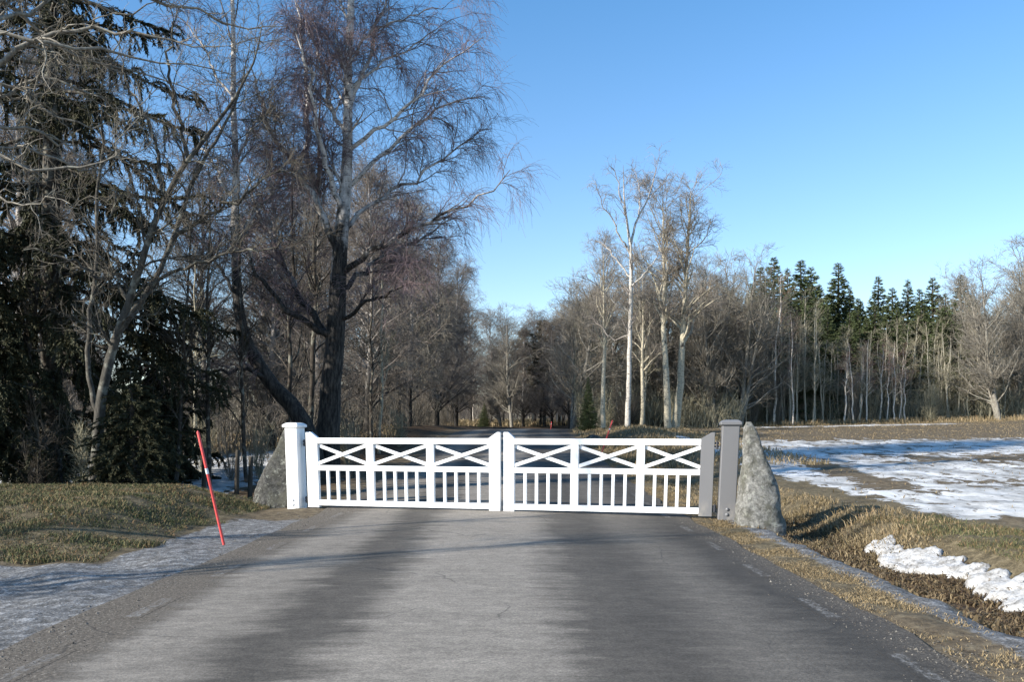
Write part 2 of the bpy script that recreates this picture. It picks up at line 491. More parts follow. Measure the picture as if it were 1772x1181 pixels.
rng = np.random.default_rng(5)
def clumpy(X, Y, s, thr, seed):
    m = np.array([mn.noise(Vector((x * s, y * s, seed))) for x, y in zip(X, Y)])
    return m + rng.normal(0, 0.25, len(X)) > thr
# left bank
n = 170000
X = rng.uniform(-14, -4.6, n); Y = rng.uniform(10.4, 20.5, n)
jit = np.array([mn.noise(Vector((x * 1.3, y * 1.3, 9))) for x, y in zip(X, Y)]) * 0.5
kp = (sst(-4.75, -5.05, X + jit * 0.6) * sst(10.5, 11.1, Y + jit) > 0.5) & (X > -0.62 * Y - 1) & ((Y < 18.5) | (rng.random(n) < 0.35)) & clumpy(X, Y, 2.2, -0.42, 2)
X, Y = X[kp], Y[kp]
h = rng.uniform(0.025, 0.095, len(X)) * (1 + 0.8 * np.array([mn.noise(Vector((x * 1.7, y * 1.7, 4))) for x, y in zip(X, Y)]))
grass_obj('bank_grass', [blades(rng, X, Y, h, rng.uniform(0.007, 0.015, len(X)), 1.5)], M['grass_green'],
          'short green and straw coloured grass on the left road bank')
# right verge, ditch edges
parts = []
n = 170000
Y = 5.5 + 40 * rng.random(n) ** 1.5 ; Y = 5.5 + (Y - 5.5) ** 1.0
X = 2.9 + rng.uniform(0.05, 0.66, n) + rng.normal(0, 0.1, n) + road_c(Y)
kp = clumpy(X, Y, 2.0, -0.12, 7) & ((Y < 16) | (rng.random(n) < 0.7)) & ((X > 3.05) | (rng.random(n) < 0.3)) & (rng.random(n) < sst(6.0, 9.0, Y) * 0.9 + 0.1)
X, Y = X[kp], Y[kp]
parts.append(blades(rng, X, Y, rng.uniform(0.015, 0.06, len(X)), rng.uniform(0.004, 0.010, len(X)), 1.8))
verge = parts.pop()
grass_obj('roadside_grass', [verge], M['grass_field'], 'short flattened brown grass between the asphalt and the ditch')
n = 90000
Y = rng.uniform(12.0, 48, n)
X = np.where(Y < 17, rng.uniform(4.4, 6.9, n), rng.uniform(3.5, 6.4, n))
kp = clumpy(X, Y, 1.2, -0.1, 12) & ((X < 6.2 + rng.normal(0, 0.35, n) - 0.06 * np.maximum(0, Y - 18)) | (rng.random(n) < 0.15))
X, Y = X[kp], Y[kp]
parts.append(blades(rng, X, Y, rng.uniform(0.05, 0.20, len(X)) * (0.45 + 0.55 * sst(12, 14, Y)) * (1 - 0.5 * sst(17, 22, Y)), rng.uniform(0.007, 0.016, len(X)), 1.3, wind=(-0.3, -0.25)))
grass_obj('verge_grass', parts, M['grass_straw'], 'dry straw coloured grass along the right verge and stone')
n = 36000
Y = rng.uniform(6.5, 15.5, n); X = rng.uniform(5.9, 8.2, n)
kp = clumpy(X, Y, 1.3, -0.25, 21) & ((X < 7.3 + 0.1 * (14 - Y)))
X, Y = X[kp], Y[kp]
grass_obj('ditch_grass', [blades(rng, X, Y, rng.uniform(0.03, 0.11, len(X)), rng.uniform(0.006, 0.012, len(X)), 1.6)], M['grass_green'],
          'green and brown grass on top of the ditch bank')
n = 26000
Y = rng.uniform(6.5, 17.5, n); X = rng.normal(4.75, 0.42, n)
kp = (X > 3.85) & (X < 5.6) & clumpy(X, Y, 1.8, -0.3, 31)
X, Y = X[kp], Y[kp]
tag(grass_obj('leaf_litter', [blades(rng, X, Y, rng.uniform(0.03, 0.12, len(X)), rng.uniform(0.012, 0.028, len(X)), 1.6)], M['leaf_litter'],
          'brown dead leaves and weeds filling the ditch'), cat='leaves')
n = 70000
Y = 16 + 58 * rng.random(n) ** 0.9; X = rng.uniform(7.0, 46, n)
kp = clumpy(X, Y, 0.7, -0.1, 41) & (X < 0.58 * Y + 2) & ((Y > 44) | (rng.random(n) < 0.16))
X, Y = X[kp], Y[kp]
hh = rng.uniform(0.04, 0.12, len(X)) * (1 + 1.6 * sst(62, 68, Y)); 
grass_obj('field_stubble', [blades(rng, X, Y, hh, rng.uniform(0.012, 0.03, len(X)), 1.2)], M['grass_field'],
          'short brown stubble sticking up over the ploughed field')
n = 46000
Y = rng.uniform(64, 80, n); X = rng.uniform(6, 52, n)
kp = (Y > 66 + 0.04 * X) & clumpy(X, Y, 0.4, -0.3, 51)
X, Y = X[kp], Y[kp]
p1 = blades(rng, X, Y, rng.uniform(0.2, 0.6, len(X)), rng.uniform(0.02, 0.05, len(X)), 0.9)
n = 22000
Y = rng.uniform(30, 66, n); X = rng.uniform(3.3, 10.5, n) + road_c(Y); kp = clumpy(X, Y, 0.7, -0.1, 61); X, Y = X[kp], Y[kp]
p4 = blades(rng, X, Y, rng.uniform(0.08, 0.30, len(X)), rng.uniform(0.015, 0.035, len(X)), 1.1)
n = 16000
Y = rng.uniform(34, 58, n); X = rng.uniform(-38, -6.0, n); kp = X < -0.11 * Y - 1.0; X, Y = X[kp], Y[kp]
p2 = blades(rng, X, Y, rng.uniform(0.12, 0.4, len(X)), rng.uniform(0.02, 0.04, len(X)), 0.9)
n = 14000
Y = rng.uniform(95, 135, n); X = rng.uniform(-24, 8, n)
p3 = blades(rng, X, Y, rng.uniform(0.3, 0.8, n), rng.uniform(0.04, 0.08, n), 0.7)
grass_obj('wood_edge_grass', [p1, p2, p3, p4], M['grass_straw'], 'tall yellow grass along the edge of the woods')

# loose gravel along both road edges and on the left apron
rngp = np.random.default_rng(9)
n = 8000
Y = 5.2 + 18 * rngp.random(n) ** 1.5
X = np.where(rngp.random(n) < 0.55, rngp.normal(-3.55, 0.28, n), rngp.normal(2.95, 0.22, n))
k2 = rngp.random(n) < 0.12; X = np.where(k2, rngp.uniform(-7, -3.6, n), X)
Zp = np.where((X > -3.66) & (X < 2.98), zr(Y) + 0.02 + 0.03 * (1 - ((X + 0.34) / 3.3) ** 2), ground(X, Y))
ok_ = (X > -0.6 * Y - 0.5) & ((X > -4.8) | (Y < 10.4)); X, Y, Zp = X[ok_], Y[ok_], Zp[ok_]; n = len(X)
rs = rngp.uniform(0.003, 0.0085, n) * (1 + 1.3 * (rngp.random(n) < 0.05))
octa = np.array([[1, 0, 0], [0.3, 0.95, 0], [-0.9, 0.4, 0], [-0.5, -0.85, 0], [0.6, -0.8, 0], [0.05, 0.05, 0.75]])
ang = rngp.uniform(0, 6.28, n); ca, sa = np.cos(ang)[:, None], np.sin(ang)[:, None]
oc = octa[None] * rngp.uniform(0.7, 1.3, (n, 6, 1))
PV = np.stack([X[:, None] + rs[:, None] * (oc[..., 0] * ca - oc[..., 1] * sa), Y[:, None] + rs[:, None] * (oc[..., 0] * sa + oc[..., 1] * ca), Zp[:, None] + rs[:, None] * oc[..., 2]], -1).reshape(-1, 3)
bi = np.arange(n)[:, None] * 6
tri = np.concatenate([np.stack([bi[:, 0] + i, bi[:, 0] + (i + 1) % 5, bi[:, 0] + 5], -1) for i in range(5)])
M['gravel'] = mat_island('gravel', [(0.15, (0.05, 0.043, 0.036)), (0.55, (0.13, 0.115, 0.095)), (0.95, (0.28, 0.255, 0.215))], 0.85, 3)
tag(link('gravel', mesh_np('gravel', PV, [tri], smooth=False), M['gravel']), 'loose gravel scattered along the road edges', 'gravel', kind='stuff')

# ------------------------------------------------------------------ snow bank
NU, NV = 300, 56
ys = np.linspace(5.5, 14.5, NU); xs = np.linspace(4.6, 6.6, NV)
SX, SY = np.meshgrid(xs, ys)
SZ = ground(SX, SY)
H = np.zeros_like(SX)
for j in range(NU):
    for i in range(NV):
        x, y = SX[j, i], SY[j, i]
        q = x - 0.5 * (y - 10)      # fingers slant across the slope
        fing = mn.noise(Vector((x * 0.55 + y * 0.35, (y + 0.45 * x) * 3.2, 1.3)))
        lump = fbm(x, y, 2.6, 4, 8.0)
        u = (x - 5.40 - 0.06 * math.sin(y * 1.9) - 0.05 * (10 - y) * (y < 10)) / (0.27 + 0.07 * math.sin(y * 2.7) + 0.17 * fing)
        m = (1 - abs(u) ** 2.2) + 0.5 * fing + 0.2 * lump
        m *= float(1 - sst(13.5, 14.2, y))
        H[j, i] = 0.105 * float(sst(0.05, 0.75, m)) * (0.75 + 0.4 * lump + 0.35 * fing) + 0.022 * fbm(x, y, 9, 3, 4.0)
SZ = SZ + np.where(H > 0.03, H, H - 0.12) - 0.015
idx = np.arange(NU * NV).reshape(NU, NV)
quads = np.stack([idx[:-1, :-1], idx[:-1, 1:], idx[1:, 1:], idx[1:, :-1]], -1).reshape(-1, 4)
k = NT('old_snow', 0.6, 0.3)
nz = k.noise(9, 5, 0.7)
k.b.inputs["Subsurface Weight"].default_value = 0.0
k.bump(k.noise(14, 6, 0.75), 0.9, 0.05)
c = k.ramp(k.noise(6, 7, 0.78), (0.36, (0.20, 0.18, 0.15)), (0.46, (0.46, 0.445, 0.42)), (0.62, (0.66, 0.655, 0.64)))
link('snow_bank', mesh_np('snow_bank', np.stack([SX, SY, SZ], -1).reshape(-1, 3), [quads]), k.out(c))
tag(bpy.data.objects['snow_bank'], 'melting ragged white snow bank lying along the ditch slope', 'snow bank')

# ------------------------------------------------------------------ solids
class MB:
    """collects boxes / prisms into one mesh"""
    def __init__(s): s.v, s.f = [], []
    def hexa(s, p8):
        b = len(s.v); s.v += [tuple(p) for p in p8]
        for q in ((0, 3, 2, 1), (4, 5, 6, 7), (0, 1, 5, 4), (1, 2, 6, 5), (2, 3, 7, 6), (3, 0, 4, 7)):
            s.f.append(tuple(b + i for i in q))
    def box(s, x0, x1, y0, y1, z0, z1):
        s.hexa([(x0, y0, z0), (x1, y0, z0), (x1, y1, z0), (x0, y1, z0), (x0, y0, z1), (x1, y0, z1), (x1, y1, z1), (x0, y1, z1)])
    def prism(s, poly, y0, y1):
        """poly: (x,z) list, extruded in y"""
        b = len(s.v); n = len(poly)
        s.v += [(x, y0, z) for x, z in poly] + [(x, y1, z) for x, z in poly]
        s.f.append(tuple(range(b, b + n))); s.f.append(tuple(range(b + 2 * n - 1, b + n - 1, -1)))
        for i in range(n):
            j = (i + 1) % n
            s.f.append((b + i, b + n + i, b + n + j, b + j))
    def loft(s, rings):
        """rings: list of equal-length closed point lists"""
        b = len(s.v); n = len(rings[0])
        for r in rings: s.v += [tuple(p) for p in r]
        for k in range(len(rings) - 1):
            for i in range(n):
                j = (i + 1) % n
                s.f.append((b + k * n + i, b + k * n + j, b + (k + 1) * n + j, b + (k + 1) * n + i))
        s.f.append(tuple(range(b + n - 1, b - 1, -1)))
        t = b + (len(rings) - 1) * n
        s.f.append(tuple(range(t, t + n)))
    def build(s, name, mat, parent=None, deform=None, bevel=0.0, smooth=False, loc=(0, 0, 0)):
        import bmesh
        v = [deform(p) for p in s.v] if deform else s.v
        me = bpy.data.meshes.new(name)
        me.from_pydata(v, [], s.f)
        bm = bmesh.new(); bm.from_mesh(me)
        bmesh.ops.recalc_face_normals(bm, faces=bm.faces)
        if bevel:
            bmesh.ops.bevel(bm, geom=[e for e in bm.edges], offset=bevel, segments=2, profile=0.7, affect='EDGES')
        bm.to_mesh(me); bm.free()
        me.polygons.foreach_set("use_smooth", [smooth] * len(me.polygons))
        return link(name, me, mat, parent, loc)

def white_paint(name, base):
    k = NT(name, 0.42, 0.4)
    d = k.noise(6, 5, 0.7, k.scaled((1, 1, 0.5)))
    z = k.sep(k.co("Object"))[2]
    low = k.math('MULTIPLY', k.rmap(z, 0.0, 0.35, 1.0, 0.0), k.ramp(d, (0.45, 0.0), (0.7, 0.55)))
    c = k.mix(k.ramp(d, (0.35, 0.0), (0.8, 0.25)), base, tuple(x * 0.86 for x in base))
    c = k.mix(low, c, (0.42, 0.38, 0.32))
    return k.out(c)
M['white'] = white_paint('white_gate_paint', (0.86, 0.86, 0.85))
k = NT('dark_steel', 0.5, 0.5); k.b.inputs["Metallic"].default_value = 0.8
M['steel'] = k.out((0.09, 0.09, 0.10))
k = NT('bolt_paint', 0.35, 0.5)
M['bolt'] = k.out((0.62, 0.62, 0.62))
M['grey'] = white_paint('painted_shade_post', (0.165, 0.163, 0.165))  # white paint darkened: shade on right post and end stile put into colour
k = NT('painted_shade_bolt', 0.35, 0.5); M['shade_bolt'] = k.out((0.17, 0.17, 0.175))  # bolt heads darkened to go with the post's painted shade

# gate line: from the left post to the right post
LP = np.array([WX(516.5, 17.75), 17.75]); RP = np.array([WX(1254, 15.75), 15.75])
gd = RP - LP; GL = np.linalg.norm(gd); gd = gd / GL
gn = np.array([gd[1], -gd[0]])                 # towards the camera
GZ0 = 0.05
CU = GL * 0.515
def gate_pt(p):
    """local (u along the gate, v away from the camera, z) -> world, uprights splaying slightly outward"""
    u, v, z = p
    u = u + 0.0105 * (u - CU) * (z - 0.1)
    q = LP + gd * u - gn * v
    return (q[0], q[1], z + GZ0)

def u_of(px):
    # distance along the gate line seen at photo column px
    a = (px - VX) / F
    return (a * LP[1] - LP[0]) / (gd[0] - a * gd[1])

def leaf(name, label, us, hinge_left):
    """us: [outer0, outer1, i1a, i1b, i2a, i2b, meet0, meet1] along the gate"""
    cu = (us[0] + us[-1]) / 2
    root = empty(name, gate_pt((cu, 0, 0)), label, 'gate', 'white gate leaves')
    rx, ry, rz_ = root.location
    def D(p):
        q = gate_pt(p); return (q[0] - rx, q[1] - ry, q[2] - rz_)
    T = 0.045
    # outer and meeting stiles with chamfered tops (peak on the outer side)
    for a, b, peak_left in ((us[0], us[1], True), (us[6], us[7], False)):
        m = MB()
        w_ = b - a
        if peak_left: poly = [(a, 0), (b, 0), (b, 1.355), (a + 0.42 * w_, 1.46), (a, 1.46)]
        else: poly = [(a, 0), (b, 0), (b, 1.46), (b - 0.25 * w_, 1.46), (a, 1.355)]
        m.prism(poly, -T, T)
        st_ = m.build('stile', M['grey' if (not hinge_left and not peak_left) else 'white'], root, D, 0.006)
        if not hinge_left and not peak_left: st_['label'] = 'end stile coloured grey for shade'
    # intermediate stiles stand between the rails
    for a, b in ((us[2], us[3]), (us[4], us[5])):
        m = MB(); m.box(a, b, -T + 0.004, T - 0.004, 0.145, 1.235); m.build('stile', M['white'], root, D, 0.005)
    for z0, z1 in ((1.235, 1.345), (0.715, 0.815), (0.04, 0.145)):
        m = MB()
        if z0 == 0.715:
            for a, b in ((us[1], us[2]), (us[3], us[4]), (us[5], us[6])): m.box(a, b, -T + 0.006, T - 0.006, z0, z1)
        else: m.box(us[1], us[6], -T + 0.006, T - 0.006, z0, z1)
        m.build('rail', M['white'], root, D, 0.005)
    for a, b in ((us[1], us[2]), (us[3], us[4]), (us[5], us[6])):
        z0, z1 = 0.815, 1.235
        for flip, y in ((0, -0.018), (1, 0.016)):
            m = MB()
            za, zb = (z0 + 0.035, z1 - 0.035) if not flip else (z1 - 0.035, z0 + 0.035)
            dx, dz = b - a, zb - za
            L = math.hypot(dx, dz); nx_, nz_ = -dz / L * 0.032, dx / L * 0.032
            y0, y1 = (y - 0.014, y + 0.016)
            m.prism([(a - nx_, za - nz_), (b - nx_, zb - nz_), (b + nx_, zb + nz_), (a + nx_, za + nz_)], y0, y1)
            m.build('cross_brace', M['white'], root, D, 0.003)
        n = 4
        for i in range(n):
            c = a + (b - a) * (i + 0.93) / (n + 0.86)
            m = MB(); m.box(c - 0.027, c + 0.027, -0.027, 0.027, 0.145, 0.715); m.build('baluster', M['white'], root, D, 0.003)
    # hinges between stile and post
    for z in (0.10, 1.20):
        m = MB()
        ue = us[0] if hinge_left else us[7]
        sgn = -1 if hinge_left else 1
        a, b = sorted((ue + sgn * 0.002, ue + sgn * 0.075))
        m.box(a, b, -0.02, 0.03, z, z + 0.035)
        m.box(a, b, -0.02, 0.03, z + 0.055, z + 0.09)
        ring = lambda zz: [(ue + sgn * 0.042 + 0.017 * math.cos(t), -0.028 + 0.017 * math.sin(t), zz) for t in np.linspace(0, 2 * np.pi, 11)[:-1]]
        m.loft([ring(z - 0.02), ring(z + 0.11)])
        m.build('hinge', M['steel'], root, D)
    return root

usL = [u_of(x) for x in (535, 554, 637, 649.5, 740, 752.5, 847.5, 866)]
usR = [u_of(x) for x in (872.5, 890.5, 987, 1000.5, 1100, 1113.5, 1209, 1232)]
leaf('gate_leaf', 'left white wooden gate leaf hinged on the white post', usL, True)
# mirrored order for the right leaf: meeting stile comes first
def right_leaf():
    return leaf('gate_leaf', 'right white gate leaf with shade painted on its end stile, hinged on the shade-grey post', usR, False)
right_leaf()

def gate_post(label, base, half, hgt, lean, rot, z0, paint='white', bolt='bolt'):
    root = empty('gate_post', (base[0], base[1], z0), label, 'gate post', 'square gate posts')
    m = MB()
    h = half
    def sq(h_, z, c=0.012):
        pts = []
        for sx, sy in ((-1, -1), (1, -1), (1, 1), (-1, 1)):
            o = ((sx * (h_ - c), sy * h_), (sx * h_, sy * (h_ - c)))
            pts += list(o if sx * sy > 0 else o[::-1])
        # order corners counter clockwise
        pts = sorted(pts, key=lambda p: math.atan2(p[1], p[0]))
        return [(x, y, z) for x, y in pts]
    ca, sa = math.cos(rot), math.sin(rot)
    def D(p):
        x, y, z = p
        return (x * ca - y * sa + lean * z, x * sa + y * ca, z)
    m.loft([sq(h, -0.3), sq(h, hgt - 0.1)])
    m.build('post_body', M[paint], root, D)
    c = MB()
    c.loft([sq(h + 0.012, hgt - 0.1), sq(h + 0.036, hgt - 0.085), sq(h + 0.036, hgt - 0.045), sq(h - 0.01, hgt - 0.01), sq(h - 0.05, hgt)])
    c.build('post_cap', M[paint], root, D)
    for z in (0.10, 0.19):
        b = MB()
        ring = lambda r, y: [(r * math.cos(t), y, z + r * math.sin(t)) for t in np.linspace(0, 2 * np.pi, 15)[:-1]]
        b.loft([ring(0.03, -h + 0.002), ring(0.03, -h - 0.008), ring(0.022, -h - 0.017), ring(0.008, -h - 0.021)])
        b.build('bolt_head', M[bolt], root, D, smooth=True)
    return root
ga = math.atan2(gd[1], gd[0])
gate_post('sunlit white square gate post with flat cap beside the left stone', LP + gd * (-0.02), 0.14, 1.69, -0.036, ga - 0.10, 0.0)
gate_post('square gate post coloured grey for shade with flat cap beside the right stone', RP + gd * 0.02, 0.145, 1.73, 0.05, ga + 0.12, 0.0, 'grey', 'shade_bolt')

# ------------------------------------------------------------------ standing stones
def stone(label, cx, cy, z0, levels, depth, seed, mat, bury=0.25):
    """levels: (z, xl, xr) relative to cx"""
    lv = np.array(levels)
    nz_, na = 90, 72
    rings = []
    for z in np.linspace(-bury, lv[-1, 0], nz_):
        xl = np.interp(z, lv[:, 0], lv[:, 1]); xr_ = np.interp(z, lv[:, 0], lv[:, 2])
        f = 1 - max(0, z) / lv[-1, 0]
        dh = depth * (0.28 + 0.72 * f) * (0.15 + 0.85 * float(sst(0, 0.06, f)))
        hw = (xr_ - xl) / 2; c = (xr_ + xl) / 2
        ring = []
        for t in np.linspace(0, 2 * np.pi, na + 1)[:-1]:
            ct, st = math.cos(t), math.sin(t)
            e = 0.55
            x = c + hw * math.copysign(abs(ct) ** e, ct); y = dh * math.copysign(abs(st) ** e, st)
            d = 0.024 * mn.fractal(Vector((x * 1.8, y * 1.8 + seed, z * 1.2)), 0.7, 2.0, 3) + 0.014 * mn.fractal(Vector((x * 9, y * 9, z * 9 + seed)), 0.7, 2.0, 3)
            d += 0.075 * (mn.voronoi(Vector((x * 2.4 + seed, y * 2.4, z * 1.7)))[0][0] - 0.55)
            d *= min(1.0, hw / 0.16)
            ring.append((x + ct * d, y + st * d, z + 0.3 * d * f))
        rings.append(ring)
    m = MB(); m.loft(rings)
    o = m.build('standing_stone', mat, None, None, 0, True, (cx, cy, z0))
    return tag(o, label, 'stone', 'pointed stones by the gate')
def mat_stone(name, a, b, c2):
    k = NT(name, 0.9, 0.15)
    f = k.noise(16, 6, 0.75); g = k.noise(5, 5, 0.7)
    c = k.ramp(f, (0.32, a), (0.5, b), (0.7, c2))
    c = k.mix(k.ramp(g, (0.5, 0.0), (0.62, 0.7)), c, (0.075, 0.072, 0.06))
    c = k.mix(k.ramp(k.noise(7, 6, 0.8), (0.56, 0.0), (0.62, 0.55)), c, (0.36, 0.365, 0.31))
    c = k.mix(k.ramp(k.noise(2.2, 5, 0.7), (0.5, 0.0), (0.6, 0.6)), c, (0.10, 0.098, 0.075))
    k.bump(f, 0.8, 0.03)
    return k.out(c)
M['stone_r'] = mat_stone('lichen_stone', (0.065, 0.063, 0.056), (0.18, 0.176, 0.16), (0.34, 0.33, 0.30))
M['stone_l'] = mat_stone('grey_stone', (0.026, 0.025, 0.022), (0.07, 0.068, 0.062), (0.155, 0.15, 0.135))
s = 18.1 / F
stone('grey pointed standing stone half behind the white gate post', WX(466, 18.1), 18.27, 0.0,
      [(-0.3, -40 * s, 45 * s), (0, -34 * s, 46 * s), (0.35, -27 * s, 44 * s), (0.8, -7 * s, 42 * s), (1.3, 13 * s, 38 * s), (1.55, 21 * s, 35 * s), (1.62, 25 * s, 32 * s)], 0.34, 3.0, M['stone_l'])
s = 15.0 / F
stone('lichen spotted pointed standing stone right of the shade-grey gate post', WX(1315, 15.0), 15.05, 0.0,
      [(-0.3, -44 * s, 44 * s), (0, -40 * s, 42 * s), (0.5, -35 * s, 32 * s), (0.95, -31 * s, 18 * s), (1.35, -28 * s, 3 * s), (1.6, -25 * s, -9 * s), (1.69, -23 * s, -13 * s)], 0.36, 8.0, M['stone_r'])

# ------------------------------------------------------------------ trees
def tube(P, Rr, sides):
    """P (n,k,3), Rr (n,k) -> V, quads, rad"""
    P = np.asarray(P, float); Rr = np.asarray(Rr, float)
    n, k_, _ = P.shape
    T = np.gradient(P, axis=1)
    T /= np.linalg.norm(T, axis=2, keepdims=True) + 1e-9
    mean = P[:, -1] - P[:, 0]
    ref = np.where((np.abs(mean[:, 2]) > np.abs(mean[:, 0]) + np.abs(mean[:, 1]))[:, None], np.array([[1.0, 0.13, 0.0]]), np.array([[0.07, 0.1, 1.0]]))
    U = np.cross(T, ref[:, None, :]); U /= np.linalg.norm(U, axis=2, keepdims=True) + 1e-9
    Vv = np.cross(T, U)
    a = np.arange(sides) * 2 * np.pi / sides
    ring = U[:, :, None, :] * np.cos(a)[None, None, :, None] + Vv[:, :, None, :] * np.sin(a)[None, None, :, None]
    V = (P[:, :, None, :] + ring * Rr[:, :, None, None]).reshape(-1, 3)
    idx = np.arange(n * k_ * sides).reshape(n, k_, sides)
    nx_ = np.roll(idx, -1, axis=2)
    q = np.stack([idx[:, :-1], nx_[:, :-1], nx_[:, 1:], idx[:, 1:]], -1).reshape(-1, 4)
    return V, q, np.repeat(Rr.reshape(-1), sides)

class Tubes:
    def __init__(s): s.V, s.q, s.r, s.o = [], [], [], 0
    def add(s, P, Rr, sides):
        if len(P) == 0: return
        V, q, r = tube(P, Rr, sides)
        s.V.append(V); s.q.append(q + s.o); s.r.append(r); s.o += len(V)
    def mesh(s, name):
        return mesh_np(name, np.concatenate(s.V), [np.concatenate(s.q)], {'rad': np.concatenate(s.r)})

def resample(pts, rad, k_):
    pts = np.asarray(pts, float); rad = np.asarray(rad, float)
    d = np.r_[0, np.cumsum(np.linalg.norm(np.diff(pts, axis=0), axis=1))]
    t = np.linspace(0, d[-1], k_)
    # smooth the guide line a little
    P = np.stack([np.interp(t, d, pts[:, i]) for i in range(3)], -1)
    for _ in range(2):
        P[1:-1] = 0.25 * P[:-2] + 0.5 * P[1:-1] + 0.25 * P[2:]
    return P, np.interp(t, d, rad)

def spawn(rng, P, Rr, per_m, length, angle=(0.5, 1.0), t0=0.15, t1=1.0, npts=6, up=0.0, noise=0.25, rr=0.55, rcap=9.0, rtip=0.003,
          rel=False, shrink=0.5, flat=0.0, azim=None, curl=None):
    """children of the branches P (n,k,3); vectorised"""
    P = np.asarray(P, float)
    n, k_, _ = P.shape
    if n == 0: return np.zeros((0, npts, 3)), np.zeros((0, npts))
    seg = np.linalg.norm(np.diff(P, axis=1), axis=2)
    L = seg.sum(1)
    cnt = rng.poisson(per_m * L * (t1 - t0))
    pi = np.repeat(np.arange(n), cnt)
    m = len(pi)
    if m == 0: return np.zeros((0, npts, 3)), np.zeros((0, npts))
    t = rng.uniform(t0, t1, m)
    ft = t * (k_ - 1); i0 = np.minimum(ft.astype(int), k_ - 2); fr = (ft - i0)[:, None]
    A, B = P[pi, i0], P[pi, i0 + 1]
    pos = A * (1 - fr) + B * fr
    T = B - A; T /= np.linalg.norm(T, axis=1, keepdims=True) + 1e-9
    pr = Rr[pi, i0] * (1 - fr[:, 0]) + Rr[pi, i0 + 1] * fr[:, 0]
    v = rng.normal(size=(m, 3))
    if azim is not None:
        v = v * 0.35 + np.asarray(azim)[None, :]
    v[:, 2] *= (1 - flat)
    v -= (v * T).sum(1, keepdims=True) * T
    v /= np.linalg.norm(v, axis=1, keepdims=True) + 1e-9
    a = rng.uniform(angle[0], angle[1], m)[:, None]
    D = np.cos(a) * T + np.sin(a) * v
    ln = rng.uniform(length[0], length[1], m)
    if rel: ln = ln * L[pi]
    ln = ln * (1 - shrink * t)
    Q = np.zeros((m, npts, 3)); Q[:, 0] = pos
    st = (ln / (npts - 1))[:, None]
    upv = np.array([0, 0, 1.0])
    for j in range(1, npts):
        g = up if np.isscalar(up) else up[min(j - 1, len(up) - 1)]
        D = D + rng.normal(0, noise, (m, 3)) + upv * g
        D /= np.linalg.norm(D, axis=1, keepdims=True) + 1e-9
        Q[:, j] = Q[:, j - 1] + D * st
    r0 = np.minimum(pr * rr, rcap)
    r0 = np.maximum(r0, rtip * 1.2)
    s_ = np.linspace(0, 1, npts)[None, :]
    Rq = r0[:, None] * (1 - s_) ** 0.8 + rtip * s_
    return Q, Rq

def make_tree(name, loc, stems, levels, mats, label=None, cat='tree', group=None, seed=0, limbs_guide=(), trunk_levels=1, sides0=12):
    """stems: list of (pts(k,3) world or local, radii); levels: list of dict for spawn; result Empty > trunk, crown"""
    rng = np.random.default_rng(seed)
    loc = np.asarray(loc, float)
    root = empty(name, tuple(loc), label, cat, group)
    tr, cr = Tubes(), Tubes()
    base_P, base_R = [], []
    for pts, rad in stems:
        p, r_ = resample(np.asarray(pts) - loc, rad, 28)
        p[1:] += rng.normal(0, 0.012, p[1:].shape)
        base_P.append(p); base_R.append(r_)
    P, Rr = np.array(base_P), np.array(base_R)
    tr.add(P, Rr, sides0)
    sets = {0: [(P, Rr)]}
    if limbs_guide:
        gp, gr = [], []
        for pts, rad in limbs_guide:
            p, r_ = resample(np.asarray(pts) - loc, rad, 16)
            p[1:] += rng.normal(0, 0.05, p[1:].shape)
            gp.append(p); gr.append(r_)
        gp, gr = np.array(gp), np.array(gr)
        tr.add(gp, gr, 8)
        sets.setdefault(1, []).append((gp, gr))
    for lv, kw in enumerate(levels, start=1):
        kw = dict(kw)
        sides = kw.pop('sides', 3); frm = kw.pop('frm', (lv - 1,))
        to = kw.pop('to', lv)
        for f in frm:
            for (p, r_) in list(sets.get(f, [])):
                Q, Rq = spawn(rng, p, r_, **kw)
                sets.setdefault(to, []).append((Q, Rq))
                (tr if to <= trunk_levels else cr).add(Q, Rq, sides)
    link('trunk', tr.mesh(name + '_trunk'), mats[0], root)
    if cr.V: link('crown', cr.mesh(name + '_crown'), mats[1], root)
    return root

def stem_line(rng, h, r0, r1=0.02, wob=0.15, lean=(0, 0), k_=10, bury=0.4):
    t = np.linspace(0, 1, k_)
    x = lean[0] * t * h + np.cumsum(rng.normal(0, wob / k_, k_)) ; y = lean[1] * t * h + np.cumsum(rng.normal(0, wob / k_, k_))
    x -= x[0]; y -= y[0]
    z = t * (h + bury) - bury
    return np.stack([x, y, z], -1), r0 * (1 - t) ** 0.85 + r1 * t

